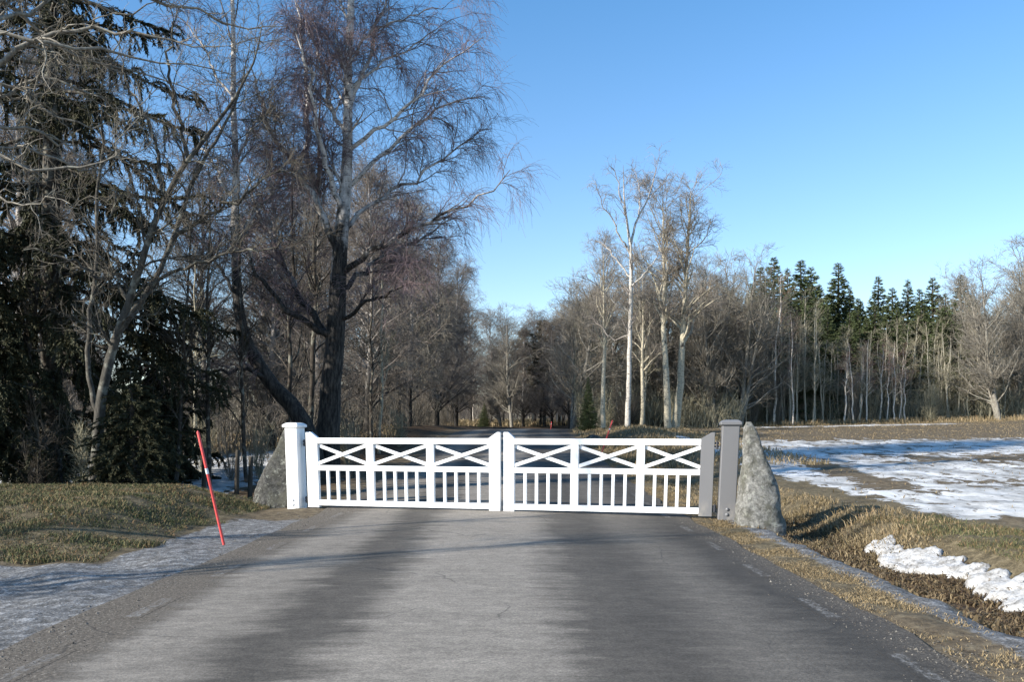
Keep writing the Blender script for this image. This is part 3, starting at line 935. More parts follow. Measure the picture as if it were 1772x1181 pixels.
# --- the old birch behind the left gate leaf
Y0 = 27.0
base = np.array([WX(566, Y0), Y0, gz(WX(566, Y0), Y0)])
def G(pts, Y=Y0, dy=0.0):
    n = len(pts)
    return np.array([W(px, py, Y + dy * i / max(1, n - 1)) for i, (px, py) in enumerate(pts)])
stems = [(np.vstack([base - [0.05, 0, 0.4], G([(566, 770), (569, 720), (574, 660), (579, 600), (584, 520), (589, 440), (594, 370), (600, 300), (603, 200), (602, 100), (608, 0), (610, -120), (613, -260), (616, -380)])]),
          [0.46, 0.37, 0.325, 0.30, 0.285, 0.255, 0.225, 0.2, 0.165, 0.135, 0.115, 0.1, 0.07, 0.045, 0.02])]
lg = [
 (G([(588, 475), (640, 438), (673, 416), (733, 389), (792, 366), (832, 343), (884, 297)], dy=-1.5), [0.10, 0.085, 0.07, 0.05, 0.035, 0.025, 0.01]),
 (G([(596, 330), (650, 275), (719, 218), (770, 185), (818, 163), (850, 170)], dy=1.0), [0.075, 0.06, 0.045, 0.03, 0.02, 0.01]),
 (G([(600, 262), (640, 230), (700, 191), (752, 132), (785, 99), (840, 65)], dy=-1.0), [0.07, 0.06, 0.045, 0.03, 0.02, 0.008]),
 (G([(604, 95), (635, 60), (680, 40), (720, 20), (770, 10)], dy=0.5), [0.05, 0.04, 0.03, 0.02, 0.008]),
 (G([(604, 150), (650, 110), (690, 95), (740, 60), (790, 30)], dy=1.6), [0.05, 0.04, 0.03, 0.018, 0.007]),
 (G([(592, 400), (640, 350), (700, 318), (760, 280), (810, 240), (850, 225)], dy=2.2), [0.075, 0.06, 0.045, 0.03, 0.02, 0.008]),
 (G([(586, 500), (630, 470), (665, 440), (720, 420), (770, 385), (800, 372)], dy=3.0), [0.09, 0.075, 0.055, 0.04, 0.025, 0.01]),
 (G([(583, 560), (625, 530), (660, 510), (700, 500), (740, 470)], dy=-2.0), [0.07, 0.055, 0.04, 0.025, 0.01]),
 (G([(588, 440), (574, 409), (535, 330), (508, 277), (462, 224), (452, 170), (440, 110)], dy=-1.2), [0.12, 0.1, 0.085, 0.07, 0.05, 0.035, 0.012]),
 (G([(580, 590), (561, 575), (508, 548), (468, 508), (440, 470), (420, 410)], dy=-0.8), [0.13, 0.11, 0.09, 0.07, 0.05, 0.02]),
 (G([(580, 600), (552, 560), (502, 488), (475, 422), (449, 365), (425, 300)], dy=0.8), [0.12, 0.1, 0.085, 0.065, 0.045, 0.02]),
 (G([(589, 445), (560, 380), (540, 310), (528, 240), (532, 160), (520, 80), (515, 0)], dy=1.5), [0.13, 0.11, 0.095, 0.08, 0.065, 0.045, 0.02]),
 (G([(595, 370), (570, 300), (545, 220), (540, 130), (500, 40)], dy=-2.0), [0.09, 0.075, 0.06, 0.04, 0.015]),
 (G([(600, 240), (575, 190), (560, 120), (530, 50), (500, -20)], dy=1.0), [0.07, 0.06, 0.045, 0.03, 0.01]),
 (G([(603, 200), (625, 140), (640, 80), (665, 10), (690, -60)], dy=0.6), [0.07, 0.06, 0.05, 0.035, 0.012]),
 (G([(610, -60), (650, -100), (700, -120), (760, -90)], dy=-1.0), [0.05, 0.04, 0.025, 0.01]),
 (G([(610, -30), (570, -80), (520, -110), (470, -90)], dy=1.0), [0.05, 0.04, 0.025, 0.01]),
]
make_tree('birch_tree', base, stems, [
    dict(per_m=1.6, length=(1.2, 3.2), angle=(0.5, 1.1), t0=0.4, t1=1.0, up=0.06, noise=0.14, rr=0.4, rcap=0.05, npts=9, sides=6, rtip=0.006),
    dict(frm=(1,), to=2, per_m=4.2, length=(0.7, 2.2), angle=(0.35, 0.95), t0=0.15, npts=8, up=(0.05, 0.03, 0, -0.05, -0.08), noise=0.15, rr=0.55, rcap=0.022, rtip=0.005, sides=4),
    dict(frm=(2,), to=3, per_m=7.5, length=(0.4, 1.3), angle=(0.4, 1.0), t0=0.1, npts=6, up=(0, -0.08, -0.15, -0.22), noise=0.14, rr=0.6, rcap=0.008, rtip=0.0032, sides=3),
    dict(frm=(3,), to=4, per_m=11.0, length=(0.25, 1.15), angle=(0.4, 1.1), t0=0.1, npts=5, up=(-0.12, -0.3, -0.35), noise=0.12, rr=0.8, rcap=0.0042, rtip=0.0024, sides=3, shrink=0.2),
], (M['birch'], M['twig_birch']), 'tallest old birch, dark at the foot and white above, behind the left gate leaf', group='bare birches along the left of the road', seed=11, limbs_guide=lg, trunk_levels=2, sides0=18)

# --- the bent birch left of it
base = np.array([WX(548, 26.3), 26.3, gz(WX(548, 26.3), 26.3)])
G2 = lambda pts, dy=0.0: G(pts, 26.3, dy)
stems = [(np.vstack([base - [0, 0, 0.4], G2([(545, 760), (528, 722), (500, 692), (462, 664), (434, 625), (414, 565), (409, 480), (406, 400), (409, 300), (404, 200), (402, 100), (404, 0), (400, -120), (402, -220)])]),
          [0.3, 0.27, 0.25, 0.235, 0.21, 0.19, 0.16, 0.135, 0.12, 0.1, 0.085, 0.07, 0.055, 0.035, 0.015])]
lg = [
 (G2([(410, 520), (380, 460), (350, 420), (310, 400)], -1), [0.06, 0.045, 0.03, 0.01]),
 (G2([(408, 430), (440, 370), (470, 330), (500, 310)], 1), [0.055, 0.045, 0.03, 0.01]),
 (G2([(408, 350), (370, 290), (340, 240), (310, 225)], 1), [0.05, 0.04, 0.025, 0.01]),
 (G2([(408, 280), (440, 220), (470, 160), (490, 120)], -1), [0.045, 0.035, 0.02, 0.01]),
 (G2([(404, 180), (370, 120), (340, 60), (300, 20)], 0.5), [0.04, 0.03, 0.02, 0.01]),
 (G2([(470, 672), (440, 640), (390, 640), (340, 655), (290, 640)], -1.6), [0.07, 0.055, 0.045, 0.03, 0.01]),
]
make_tree('birch_tree', base, stems, [
    dict(per_m=2.2, length=(1.0, 3.0), angle=(0.6, 1.2), t0=0.35, up=0.05, noise=0.16, rr=0.4, rcap=0.035, npts=8, sides=5, rtip=0.006),
    dict(frm=(1,), to=2, per_m=4.5, length=(0.5, 1.8), angle=(0.4, 1.0), t0=0.15, npts=7, up=(0.03, 0, -0.05), noise=0.16, rr=0.55, rcap=0.016, rtip=0.0045, sides=4),
    dict(frm=(2,), to=3, per_m=7.5, length=(0.3, 1.1), angle=(0.4, 1.0), npts=5, up=(-0.02, -0.1, -0.16), noise=0.15, rr=0.6, rcap=0.007, rtip=0.003, sides=3),
    dict(frm=(3,), to=4, per_m=12.0, length=(0.2, 0.95), angle=(0.4, 1.1), npts=4, up=(-0.15, -0.25), noise=0.14, rr=0.8, rcap=0.004, rtip=0.0024, sides=3),
], (M['birch'], M['twig_birch']), 'birch with a trunk that bends sharply left above its foot', group='bare birches along the left of the road', seed=12, limbs_guide=lg, trunk_levels=2)

# --- forked grey tree on the left bank
YB = 19.5
base = np.array([WX(163, YB), YB, gz(WX(163, YB), YB)])
GB = lambda pts, dy=0.0: G(pts, YB, dy)
stems = [
 (np.vstack([base - [0, 0, 0.3], GB([(164, 800), (170, 740), (178, 660), (200, 580), (225, 520), (245, 455), (255, 415), (285, 340), (325, 272), (375, 215), (410, 170), (440, 110), (455, 40)], -0.8)]),
  [0.136, 0.126, 0.112, 0.102, 0.092, 0.078, 0.071, 0.065, 0.058, 0.048, 0.037, 0.031, 0.020, 0.008]),
 (GB([(192, 600), (225, 545), (265, 495), (298, 420), (322, 345), (345, 290), (385, 225), (420, 150), (430, 70)], 1.2),
  [0.068, 0.068, 0.061, 0.054, 0.048, 0.041, 0.031, 0.020, 0.008]),
 (GB([(170, 720), (150, 640), (155, 540), (172, 440), (165, 350), (180, 240), (170, 120)], 0.8),
  [0.058, 0.054, 0.048, 0.041, 0.034, 0.024, 0.007])]
lg = [(GB([(300, 412), (340, 385), (390, 362), (440, 318), (505, 290)], -0.6), [0.05, 0.045, 0.035, 0.025, 0.008]),
      (GB([(262, 500), (310, 460), (390, 440), (450, 435), (530, 400)], -1.0), [0.04, 0.035, 0.028, 0.02, 0.008]),
      (GB([(285, 340), (270, 250), (240, 180), (200, 120)], 0.6), [0.045, 0.035, 0.025, 0.01]),
      (GB([(225, 520), (160, 470), (100, 440), (50, 430)], -0.7), [0.045, 0.035, 0.025, 0.01]),
      (GB([(325, 272), (300, 180), (290, 90), (310, 10)], -0.4), [0.045, 0.035, 0.025, 0.01])]
make_tree('alder_tree', base, stems, [
    dict(per_m=2.6, length=(0.8, 2.5), angle=(0.5, 1.1), t0=0.3, up=0.05, noise=0.17, rr=0.4, rcap=0.03, npts=8, sides=5, rtip=0.005),
    dict(frm=(1,), to=2, per_m=5.0, length=(0.4, 1.4), angle=(0.4, 1.0), npts=7, up=0.02, noise=0.18, rr=0.55, rcap=0.013, rtip=0.004, sides=4),
    dict(frm=(2,), to=3, per_m=8.0, length=(0.2, 0.85), angle=(0.4, 1.0), npts=5, up=0.0, noise=0.18, rr=0.65, rcap=0.006, rtip=0.003, sides=3),
    dict(frm=(3,), to=4, per_m=11.0, length=(0.12, 0.6), angle=(0.4, 1.0), npts=4, up=0.0, noise=0.18, rr=0.7, rcap=0.0045, rtip=0.0025, sides=3),
], (M['grey_bark'], M['twig_alder']), 'forked grey bare tree leaning right in front of the dark spruce', seed=13, limbs_guide=lg, trunk_levels=2)

# --- big tree beside the road whose limbs reach in at the upper left; its trunk stands left of the picture
TB = (-11.0, 17.5)
base = np.array([TB[0], TB[1], gz(TB[0], TB[1])])
stems = [(np.array([base + [0, 0, -0.5], base + [0, 0, 0.1], base + [0, 0, 2], base + [-0.03, 0, 4], base + [0.0, 0.0, 7.2], base + [0.0, 0.02, 10.0], base + [-0.1, 0.1, 12.5], base + [-0.4, 0.0, 15.0], base + [-0.6, 0.1, 17.5]]),
          [0.50, 0.42, 0.36, 0.335, 0.32, 0.28, 0.2, 0.11, 0.03])]
GE = lambda pts, Y, dy=0.0: G(pts, Y, dy)
bx_ = base[0]
def from_trunk(z, pts, Y, dy=0.0):
    return np.vstack([[bx_, base[1], z], G(pts, Y, dy)])
lg = [
 (from_trunk(8.3, [(0, 112), (70, 55), (130, 48), (210, 52), (260, 68), (330, 80), (400, 78)], 17.8, 0.8), [0.072, 0.054, 0.043, 0.036, 0.030, 0.024, 0.016, 0.006]),
 (from_trunk(8.6, [(0, 30), (60, 20), (100, -10), (160, -50), (220, -90)], 18.2, 1.0), [0.065, 0.043, 0.036, 0.030, 0.022, 0.007]),
 (from_trunk(7.2, [(0, 270), (55, 292), (95, 300), (150, 288), (205, 262), (235, 205), (262, 190)], 17.4, 0.5), [0.054, 0.036, 0.030, 0.026, 0.020, 0.014, 0.009, 0.006]),
 (from_trunk(8.0, [(0, 175), (40, 150), (90, 128), (140, 155), (180, 185), (215, 205), (250, 178), (285, 145)], 18.6, 1.2), [0.058, 0.043, 0.036, 0.032, 0.026, 0.019, 0.013, 0.009, 0.006]),
 (from_trunk(9.2, [(50, -40), (110, 0), (150, -5), (200, 30), (250, 10), (290, -20)], 18.7, 1.5), [0.065, 0.043, 0.036, 0.029, 0.022, 0.014, 0.006]),
 (from_trunk(6.6, [(0, 345), (40, 360), (90, 348), (130, 352)], 17.6, -0.5), [0.036, 0.022, 0.016, 0.011, 0.006]),
 (from_trunk(9.0, [(0, -20), (60, 70), (100, 95), (160, 100), (240, 130), (330, 150), (380, 190)], 19.3, 1.5), [0.060, 0.045, 0.040, 0.034, 0.028, 0.020, 0.012, 0.006]),
 (from_trunk(7.6, [(0, 215), (70, 225), (120, 260), (180, 300), (200, 350)], 18.0, 0.8), [0.050, 0.035, 0.030, 0.020, 0.012, 0.006]),
 (from_trunk(9.4, [(60, -60), (180, -40), (260, 0), (340, 20), (440, 60), (500, 50)], 18.8, 1.5), [0.070, 0.050, 0.042, 0.034, 0.026, 0.016, 0.006]),
 (from_trunk(9.6, [(0, 60), (90, 88), (180, 75), (260, 100), (350, 125), (430, 120)], 16.9, 2.2), [0.06, 0.04, 0.034, 0.028, 0.02, 0.014, 0.006]),
 (from_trunk(8.4, [(0, 140), (60, 170), (120, 215), (190, 210), (250, 250)], 18.6, 0.8), [0.06, 0.04, 0.034, 0.024, 0.014, 0.006]),
 (from_trunk(7.0, [(0, 250), (70, 255), (140, 300), (210, 280), (280, 240)], 17.8, 1.4), [0.05, 0.034, 0.028, 0.02, 0.012, 0.006]),
]
make_tree('maple_tree', base, stems, [
    dict(per_m=0.55, length=(2.0, 4.0), angle=(0.7, 1.3), t0=0.4, up=0.04, noise=0.18, rr=0.35, rcap=0.08, npts=9, sides=6, rtip=0.008, azim=(-0.7, -0.8, 0.1)),
    dict(frm=(1,), to=2, per_m=3.2, length=(0.5, 1.6), angle=(0.45, 1.1), npts=8, t0=0.2, up=0.03, noise=0.28, rr=0.5, rcap=0.022, rtip=0.005, sides=5),
    dict(frm=(2,), to=3, per_m=5.0, length=(0.25, 0.9), angle=(0.45, 1.1), npts=6, up=0.02, noise=0.28, rr=0.55, rcap=0.009, rtip=0.0032, sides=4),
    dict(frm=(3,), to=4, per_m=10.0, length=(0.15, 0.65), angle=(0.4, 1.1), npts=4, up=0.02, noise=0.25, rr=0.65, rcap=0.0045, rtip=0.0025, sides=3),
], (M['limb_bark'], M['twig_grey']), 'bare tree at the left edge of the picture, only its pale crooked limbs showing', seed=14, limbs_guide=lg, trunk_levels=2, sides0=20)

# --- spruces
def make_spruce(name, loc, h, r, spread, seed, mats, n_wh=38, needles=26000, size=(0.05, 0.11), droop=-0.10, hang=0.45, base_t=0.06, label=None, group=None, cat='spruce', curve=1.0, twig_r=0.006, per_m=4.5, width=0.28, top_ratio=0.0, tw=(0.25, 0.6), rel=False, lr=(0.55, 1.12)):
    rng = np.random.default_rng(seed)
    root = empty(name, loc, label, cat, group)
    tr = Tubes()
    pts, rad = stem_line(rng, h, r, 0.015, 0.12)
    p, rr_ = resample(pts, rad, 24)
    tr.add(p[None], rr_[None], 10)
    BP, BR = [], []
    npts = 9
    for i in range(n_wh):
        t = base_t + (1 - base_t) * (i + 0.5) / n_wh
        nb = rng.integers(4, 7)
        for a in np.arange(nb) * 2 * np.pi / nb + rng.uniform(0, 6.28):
            z = min(h - 0.05, t * h + rng.uniform(-0.28, 0.28))
            L = spread * ((1 - t) ** curve * (1 - top_ratio) + top_ratio * (1 - t) ** 0.4) * rng.uniform(*lr) + 0.07
            a2 = a + rng.uniform(-0.3, 0.3)
            el = 0.55 * (t - 0.35) + rng.uniform(-0.12, 0.12)
            D = np.array([math.cos(a2) * math.cos(el), math.sin(a2) * math.cos(el), math.sin(el)])
            xy = np.array([np.interp(z, p[:, 2], p[:, 0]), np.interp(z, p[:, 2], p[:, 1]), z])
            q = [xy]
            for j in range(1, npts):
                D = D + np.array([0, 0, droop if j < 6 else 0.10]) + rng.normal(0, 0.05, 3)
                D /= np.linalg.norm(D)
                q.append(q[-1] + D * L / (npts - 1))
            BP.append(q); BR.append(np.linspace(0.012 + 0.012 * L, 0.004, npts))
    BP, BR = np.array(BP), np.array(BR)
    tr.add(BP, BR, 4)
    Q, RQ = spawn(rng, BP, BR, per_m=per_m, length=tw, rel=rel, angle=(0.6, 1.2), t0=0.12, npts=5, up=(-0.1, -hang, -hang), noise=0.12, rr=0.5, rcap=twig_r, rtip=0.003, shrink=0.3, flat=0.6)
    tr.add(Q, RQ, 3)
    link('trunk', tr.mesh(name + '_trunk'), mats[0], root)
    # needles: slim blades set along twigs and branches
    n1 = int(needles * 0.8); n2 = needles - n1
    def on(PP, n, t0):
        seg = np.linalg.norm(np.diff(PP, axis=1), axis=2).sum(1)
        i = rng.choice(len(PP), n, p=seg / seg.sum())
        ft = rng.uniform(t0, 1, n) * (PP.shape[1] - 1); i0 = np.minimum(ft.astype(int), PP.shape[1] - 2); fr = (ft - i0)[:, None]
        A, B = PP[i, i0], PP[i, i0 + 1]
        T = B - A; T /= np.linalg.norm(T, axis=1, keepdims=True) + 1e-9
        return A * (1 - fr) + B * fr, T
    pa, ta = on(Q, n1, 0.0); pb, tb = on(BP, n2, 0.3)
    pos = np.vstack([pa, pb]); T = np.vstack([ta, tb])
    n = len(pos)
    v = rng.normal(size=(n, 3)); v -= (v * T).sum(1, keepdims=True) * T; v /= np.linalg.norm(v, axis=1, keepdims=True) + 1e-9
    d = T * 0.8 + v * rng.uniform(0.3, 0.9, (n, 1)) + np.array([0, 0, -0.15]); d /= np.linalg.norm(d, axis=1, keepdims=True)
    s_ = np.cross(d, rng.normal(size=(n, 3))); s_ /= np.linalg.norm(s_, axis=1, keepdims=True) + 1e-9
    ln = rng.uniform(size[0], size[1], (n, 1)); wd = ln * width
    V = np.stack([pos - s_ * wd * 0.5, pos + s_ * wd * 0.5, pos + d * ln + s_ * wd * 0.25, pos + d * ln - s_ * wd * 0.25], 1).reshape(-1, 3)
    i = np.arange(n) * 4
    link('foliage', mesh_np(name + '_foliage', V, [np.stack([i, i + 1, i + 2, i + 3], -1)], smooth=False), mats[1], root)
    return root

xs_ = WX(88, 23)
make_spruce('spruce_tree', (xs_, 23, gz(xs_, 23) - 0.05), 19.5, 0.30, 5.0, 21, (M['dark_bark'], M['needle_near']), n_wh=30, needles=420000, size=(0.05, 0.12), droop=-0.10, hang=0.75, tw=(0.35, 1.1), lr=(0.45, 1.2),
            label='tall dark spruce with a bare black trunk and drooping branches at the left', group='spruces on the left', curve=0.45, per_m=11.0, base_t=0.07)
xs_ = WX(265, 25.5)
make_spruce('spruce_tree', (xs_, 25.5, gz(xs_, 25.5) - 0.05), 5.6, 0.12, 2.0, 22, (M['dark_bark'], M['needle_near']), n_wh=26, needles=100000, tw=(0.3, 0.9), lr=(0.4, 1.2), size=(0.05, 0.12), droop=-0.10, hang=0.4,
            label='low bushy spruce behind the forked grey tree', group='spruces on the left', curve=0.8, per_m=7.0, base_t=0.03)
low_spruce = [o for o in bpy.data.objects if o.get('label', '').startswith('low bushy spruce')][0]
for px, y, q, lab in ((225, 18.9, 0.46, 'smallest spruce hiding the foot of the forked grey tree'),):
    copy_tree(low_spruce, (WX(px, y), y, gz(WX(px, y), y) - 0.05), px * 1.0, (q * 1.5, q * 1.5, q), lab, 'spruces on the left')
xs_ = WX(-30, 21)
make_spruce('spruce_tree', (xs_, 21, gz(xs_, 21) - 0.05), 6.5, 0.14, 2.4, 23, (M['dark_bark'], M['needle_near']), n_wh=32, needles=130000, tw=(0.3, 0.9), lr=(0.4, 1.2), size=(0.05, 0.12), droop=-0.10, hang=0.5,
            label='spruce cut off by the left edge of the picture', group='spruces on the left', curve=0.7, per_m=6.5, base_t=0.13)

# ------------------------------------------------------------------ tree kinds for the rows and woods
PARK = []
def proto(o, show=False):
    PARK.append(o); return o, children(o)

def generic(name, h, r, seed, mats, levels, wob=0.5, lean=(0, 0), sides0=8, tl=1, stems_n=1, cat='tree', label=None, group=None):
    rng = np.random.default_rng(seed + 100)
    st = []
    for i in range(stems_n):
        ln = lean if stems_n == 1 else (rng.uniform(-0.25, 0.25), rng.uniform(-0.25, 0.25))
        st.append(stem_line(rng, h * (1 if i == 0 else rng.uniform(0.7, 1.0)), r * (1 if i == 0 else rng.uniform(0.6, 0.95)), 0.012, wob, ln))
    return make_tree(name, (0, 0, 0), st, levels, mats, label, cat, group, seed, trunk_levels=tl, sides0=sides0)

# roadside birches: wide crown of long weeping twigs
line = []
for i, (h, nz_) in enumerate([(17.0, 0.5), (15.5, 0.7), (18.0, 0.5)]):
    line.append(proto(generic('birch_tree', h, 0.24, 31 + i, (M['birch_line'], M[('twig_line', 'twig_grey', 'twig_line')[i]]), [
        dict(per_m=6.2, length=(3.2, 6.0), angle=(0.5, 1.15), t0=0.10, t1=0.98, up=(0.06, 0.05, 0.02, -0.02), noise=0.12, rr=0.45, rcap=0.07, npts=9, sides=5, rtip=0.012, shrink=0.62),
        dict(frm=(1,), to=2, per_m=3.6, length=(0.8, 2.4), angle=(0.4, 1.0), t0=0.15, npts=6, up=(0.04, -0.02, -0.10), noise=0.16, rr=0.5, rcap=0.022, rtip=0.008, sides=3),
        dict(frm=(2,), to=3, per_m=5.0, length=(0.5, 1.5), angle=(0.4, 1.0), t0=0.1, npts=5, up=(-0.05, -0.2, -0.3), noise=0.15, rr=0.6, rcap=0.011, rtip=0.0055, sides=3),
        dict(frm=(3,), to=4, per_m=3.0, length=(0.3, 0.9), angle=(0.4, 1.0), t0=0.1, npts=4, up=(-0.1, -0.25), noise=0.15, rr=0.6, rcap=0.007, rtip=0.0045, sides=3),
    ], wob=nz_)))
# tall pale roadside trees at the right
aspen = []
for i, h in enumerate([17.0, 15.0, 16.0]):
    aspen.append(proto(generic('aspen_tree', h, 0.23, 41 + i, (M['aspen'], M['twig_aspen']), [
        dict(per_m=3.0, length=(2.4, 4.8), angle=(0.35, 0.95), t0=0.33, t1=0.97, up=0.05, noise=0.13, rr=0.5, rcap=0.08, npts=9, sides=5, rtip=0.012, shrink=0.42),
        dict(frm=(1,), to=2, per_m=3.6, length=(0.7, 1.9), angle=(0.4, 0.95), t0=0.2, npts=6, up=0.05, noise=0.17, rr=0.5, rcap=0.024, rtip=0.008, sides=3),
        dict(frm=(2,), to=3, per_m=6.0, length=(0.4, 1.2), angle=(0.4, 1.0), t0=0.1, npts=4, up=0.0, noise=0.18, rr=0.6, rcap=0.011, rtip=0.006, sides=3),
        dict(frm=(3,), to=4, per_m=4.6, length=(0.25, 0.8), angle=(0.4, 1.0), t0=0.2, npts=4, up=-0.08, noise=0.18, rr=0.6, rcap=0.007, rtip=0.0045, sides=3),
    ], wob=0.6)))
# slim stems of the wood edge
pole = []
for i, (h, mt, tw) in enumerate([(9.5, 'pole_bark', 'twig_brush'), (8.0, 'pole_bark', 'twig_brush'), (10.5, 'pole_bark', 'twig_brush'), (8.5, 'pale_pole', 'twig_red'), (7.5, 'pale_pole', 'twig_red')]):
    pole.append(proto(generic('young_birch_tree' if mt == 'pale_pole' else 'young_aspen_tree', h, 0.075, 51 + i, (M[mt], M[tw]), [
        dict(per_m=3.2, length=(0.8, 2.0), angle=(0.35, 0.85), t0=0.35, t1=0.98, up=0.06, noise=0.15, rr=0.5, rcap=0.026, npts=7, sides=4, rtip=0.008, shrink=0.55),
        dict(frm=(1,), to=2, per_m=4.6, length=(0.4, 1.3), angle=(0.4, 0.95), t0=0.15, npts=5, up=0.03, noise=0.18, rr=0.55, rcap=0.012, rtip=0.006, sides=3),
        dict(frm=(2,), to=3, per_m=3.2, length=(0.3, 0.8), angle=(0.4, 1.0), t0=0.1, npts=4, up=0.0, noise=0.18, rr=0.6, rcap=0.008, rtip=0.005, sides=3),
    ], wob=0.75, sides0=7)))
# broad grey trees
broad = []
for i, h in enumerate([12.5, 11.0]):
    broad.append(proto(generic('willow_tree', h, 0.2, 61 + i, (M['limb_bark'], M['twig_grey']), [
        dict(per_m=4.4, length=(2.6, 5.0), angle=(0.5, 1.15), t0=0.14, t1=0.97, up=0.06, noise=0.16, rr=0.5, rcap=0.07, npts=8, sides=5, rtip=0.012, shrink=0.5),
        dict(frm=(1,), to=2, per_m=3.6, length=(0.7, 2.0), angle=(0.4, 1.0), t0=0.15, npts=6, up=0.05, noise=0.2, rr=0.5, rcap=0.022, rtip=0.008, sides=3),
        dict(frm=(2,), to=3, per_m=4.8, length=(0.4, 1.2), angle=(0.4, 1.0), t0=0.1, npts=4, up=0.02, noise=0.2, rr=0.6, rcap=0.011, rtip=0.0055, sides=3),
        dict(frm=(3,), to=4, per_m=2.6, length=(0.25, 0.7), angle=(0.4, 1.0), t0=0.2, npts=4, up=0.0, noise=0.18, rr=0.6, rcap=0.007, rtip=0.0045, sides=3),
    ], wob=0.6, stems_n=2)))
dark_pole = proto(generic('slim_tree', 10.0, 0.075, 58, (M['dark_bark'], M['twig_dark']), [
    dict(per_m=3.6, length=(0.8, 2.0), angle=(0.4, 0.9), t0=0.2, t1=0.98, up=0.06, noise=0.15, rr=0.5, rcap=0.026, npts=7, sides=4, rtip=0.007, shrink=0.55),
    dict(frm=(1,), to=2, per_m=4.0, length=(0.4, 1.2), angle=(0.4, 0.95), t0=0.15, npts=5, up=0.0, noise=0.18, rr=0.55, rcap=0.012, rtip=0.005, sides=3),
    dict(frm=(2,), to=3, per_m=4.0, length=(0.3, 0.8), angle=(0.4, 1.0), t0=0.1, npts=4, up=-0.05, noise=0.18, rr=0.6, rcap=0.007, rtip=0.004, sides=3),
], wob=0.6, sides0=8))
# bare bushes
bush = []
for i, (h, tw) in enumerate([(3.2, 'twig_brush'), (2.6, 'twig_dark'), (3.8, 'twig_grey')]):
    bush.append(proto(generic('bare_bush', h, 0.028, 71 + i, (M[tw], M[tw]), [
        dict(per_m=5.0, length=(0.5, 1.3), angle=(0.3, 0.9), t0=0.1, up=0.05, noise=0.17, rr=0.5, rcap=0.012, npts=6, sides=3, rtip=0.005, shrink=0.4),
        dict(frm=(1,), to=2, per_m=6.5, length=(0.25, 0.8), angle=(0.4, 1.0), t0=0.1, npts=4, up=0.02, noise=0.2, rr=0.6, rcap=0.007, rtip=0.004, sides=3),
    ], wob=0.5, stems_n=11, sides0=4, cat='bush')))
spr = []
for i, (h, sp, tr_) in enumerate([(14.5, 2.7, 0.0), (12.5, 2.9, 0.0), (15.5, 2.6, 0.0)]):
    spr.append(proto(make_spruce('spruce_tree', (0, 0, 0), h, 0.16, sp, 81 + i, (M['dark_bark'], M['needle']), n_wh=84, needles=240000, size=(0.05, 0.14), droop=-0.015, hang=0.06, curve=1.0, per_m=6.5, width=0.30, tw=(0.16, 0.42), rel=True, lr=(0.7, 1.06), top_ratio=tr_)))
pine = proto(make_spruce('pine_tree', (0, 0, 0), 13.0, 0.2, 3.2, 91, (M['dark_bark'], M['needle_pine']), n_wh=20, needles=24000, size=(0.12, 0.3), droop=0.03, hang=-0.1, curve=0.45, base_t=0.35, per_m=4.5, width=0.3, cat='pine'))
used = set()
def plant(pr, X, Y, rz, sc=1.0, label=None, group=None, lean=(0, 0), dz=0.0):
    o, kids = pr
    loc = (X, Y, gz(X, Y) - 0.05 + dz)
    if id(o) not in used:
        used.add(id(o))
        o.location = loc; o.rotation_euler = (lean[0], lean[1], rz)
        o.scale = (sc, sc, sc) if np.isscalar(sc) else sc
        o['label'] = label
        if group: o['group'] = group
        return o
    return copy_tree(o, loc, rz, sc, label, group, lean, kids)

rnd = random.Random(4)
U = rnd.uniform
# --- left roadside row
row = [(-12.5, 36, 0.7), (-13, 46, 0.8), (-12, 57, 0.9), (-11.5, 70, 0.95), (-11, 88, 1.0), (-11, 110, 1.0), (-7.4, 33.5, 0.55), (-9.5, 38, 0.68), (-7.2, 44, 0.72), (-8.6, 51, 0.85), (-6.9, 58, 0.86), (-8.6, 66, 0.92), (-6.6, 75, 0.92), (-8.2, 84, 0.98), (-6.3, 94, 0.98), (-7.6, 106, 1.0), (-6.0, 118, 1.0), (-9.0, 128, 1.0)]
for i, (x, y, s_) in enumerate(row):
    plant(line[i % 3], x, y, U(0, 6.28), s_ * U(0.95, 1.05), 'brown weeping birch in the receding row left of the road', 'birches in the left roadside row')
# --- behind the left trees
for i in range(26):
    y = U(46, 95); x = U(-0.60 * y - 4, -15 - 0.02 * y)
    plant((line + broad)[i % 5], x, y, U(0, 6.28), U(0.34, 0.5), 'small bare tree in the wood beyond the spruce', 'bare trees beyond the left snow')
for px, y, s_ in ((470, 36, 0.7), (95, 33, 0.85), (20, 30, 0.8)):
    plant(line[px % 3], WX(px, y), y, U(0, 6.28), s_, 'fine twigged birch in the tangle between the spruce and the old birch', 'fine twigged birches on the left')
for px, y, s_ in ((52, 21.5, 0.9), (300, 23.5, 0.8), (365, 24, 0.85), (430, 24.8, 0.8)):
    plant(dark_pole, WX(px, y), y, U(0, 6.28), s_, 'thin bare stem standing among the spruces at the left', 'thin stems among the left spruces', (U(-.06, .06), U(-.06, .06)))
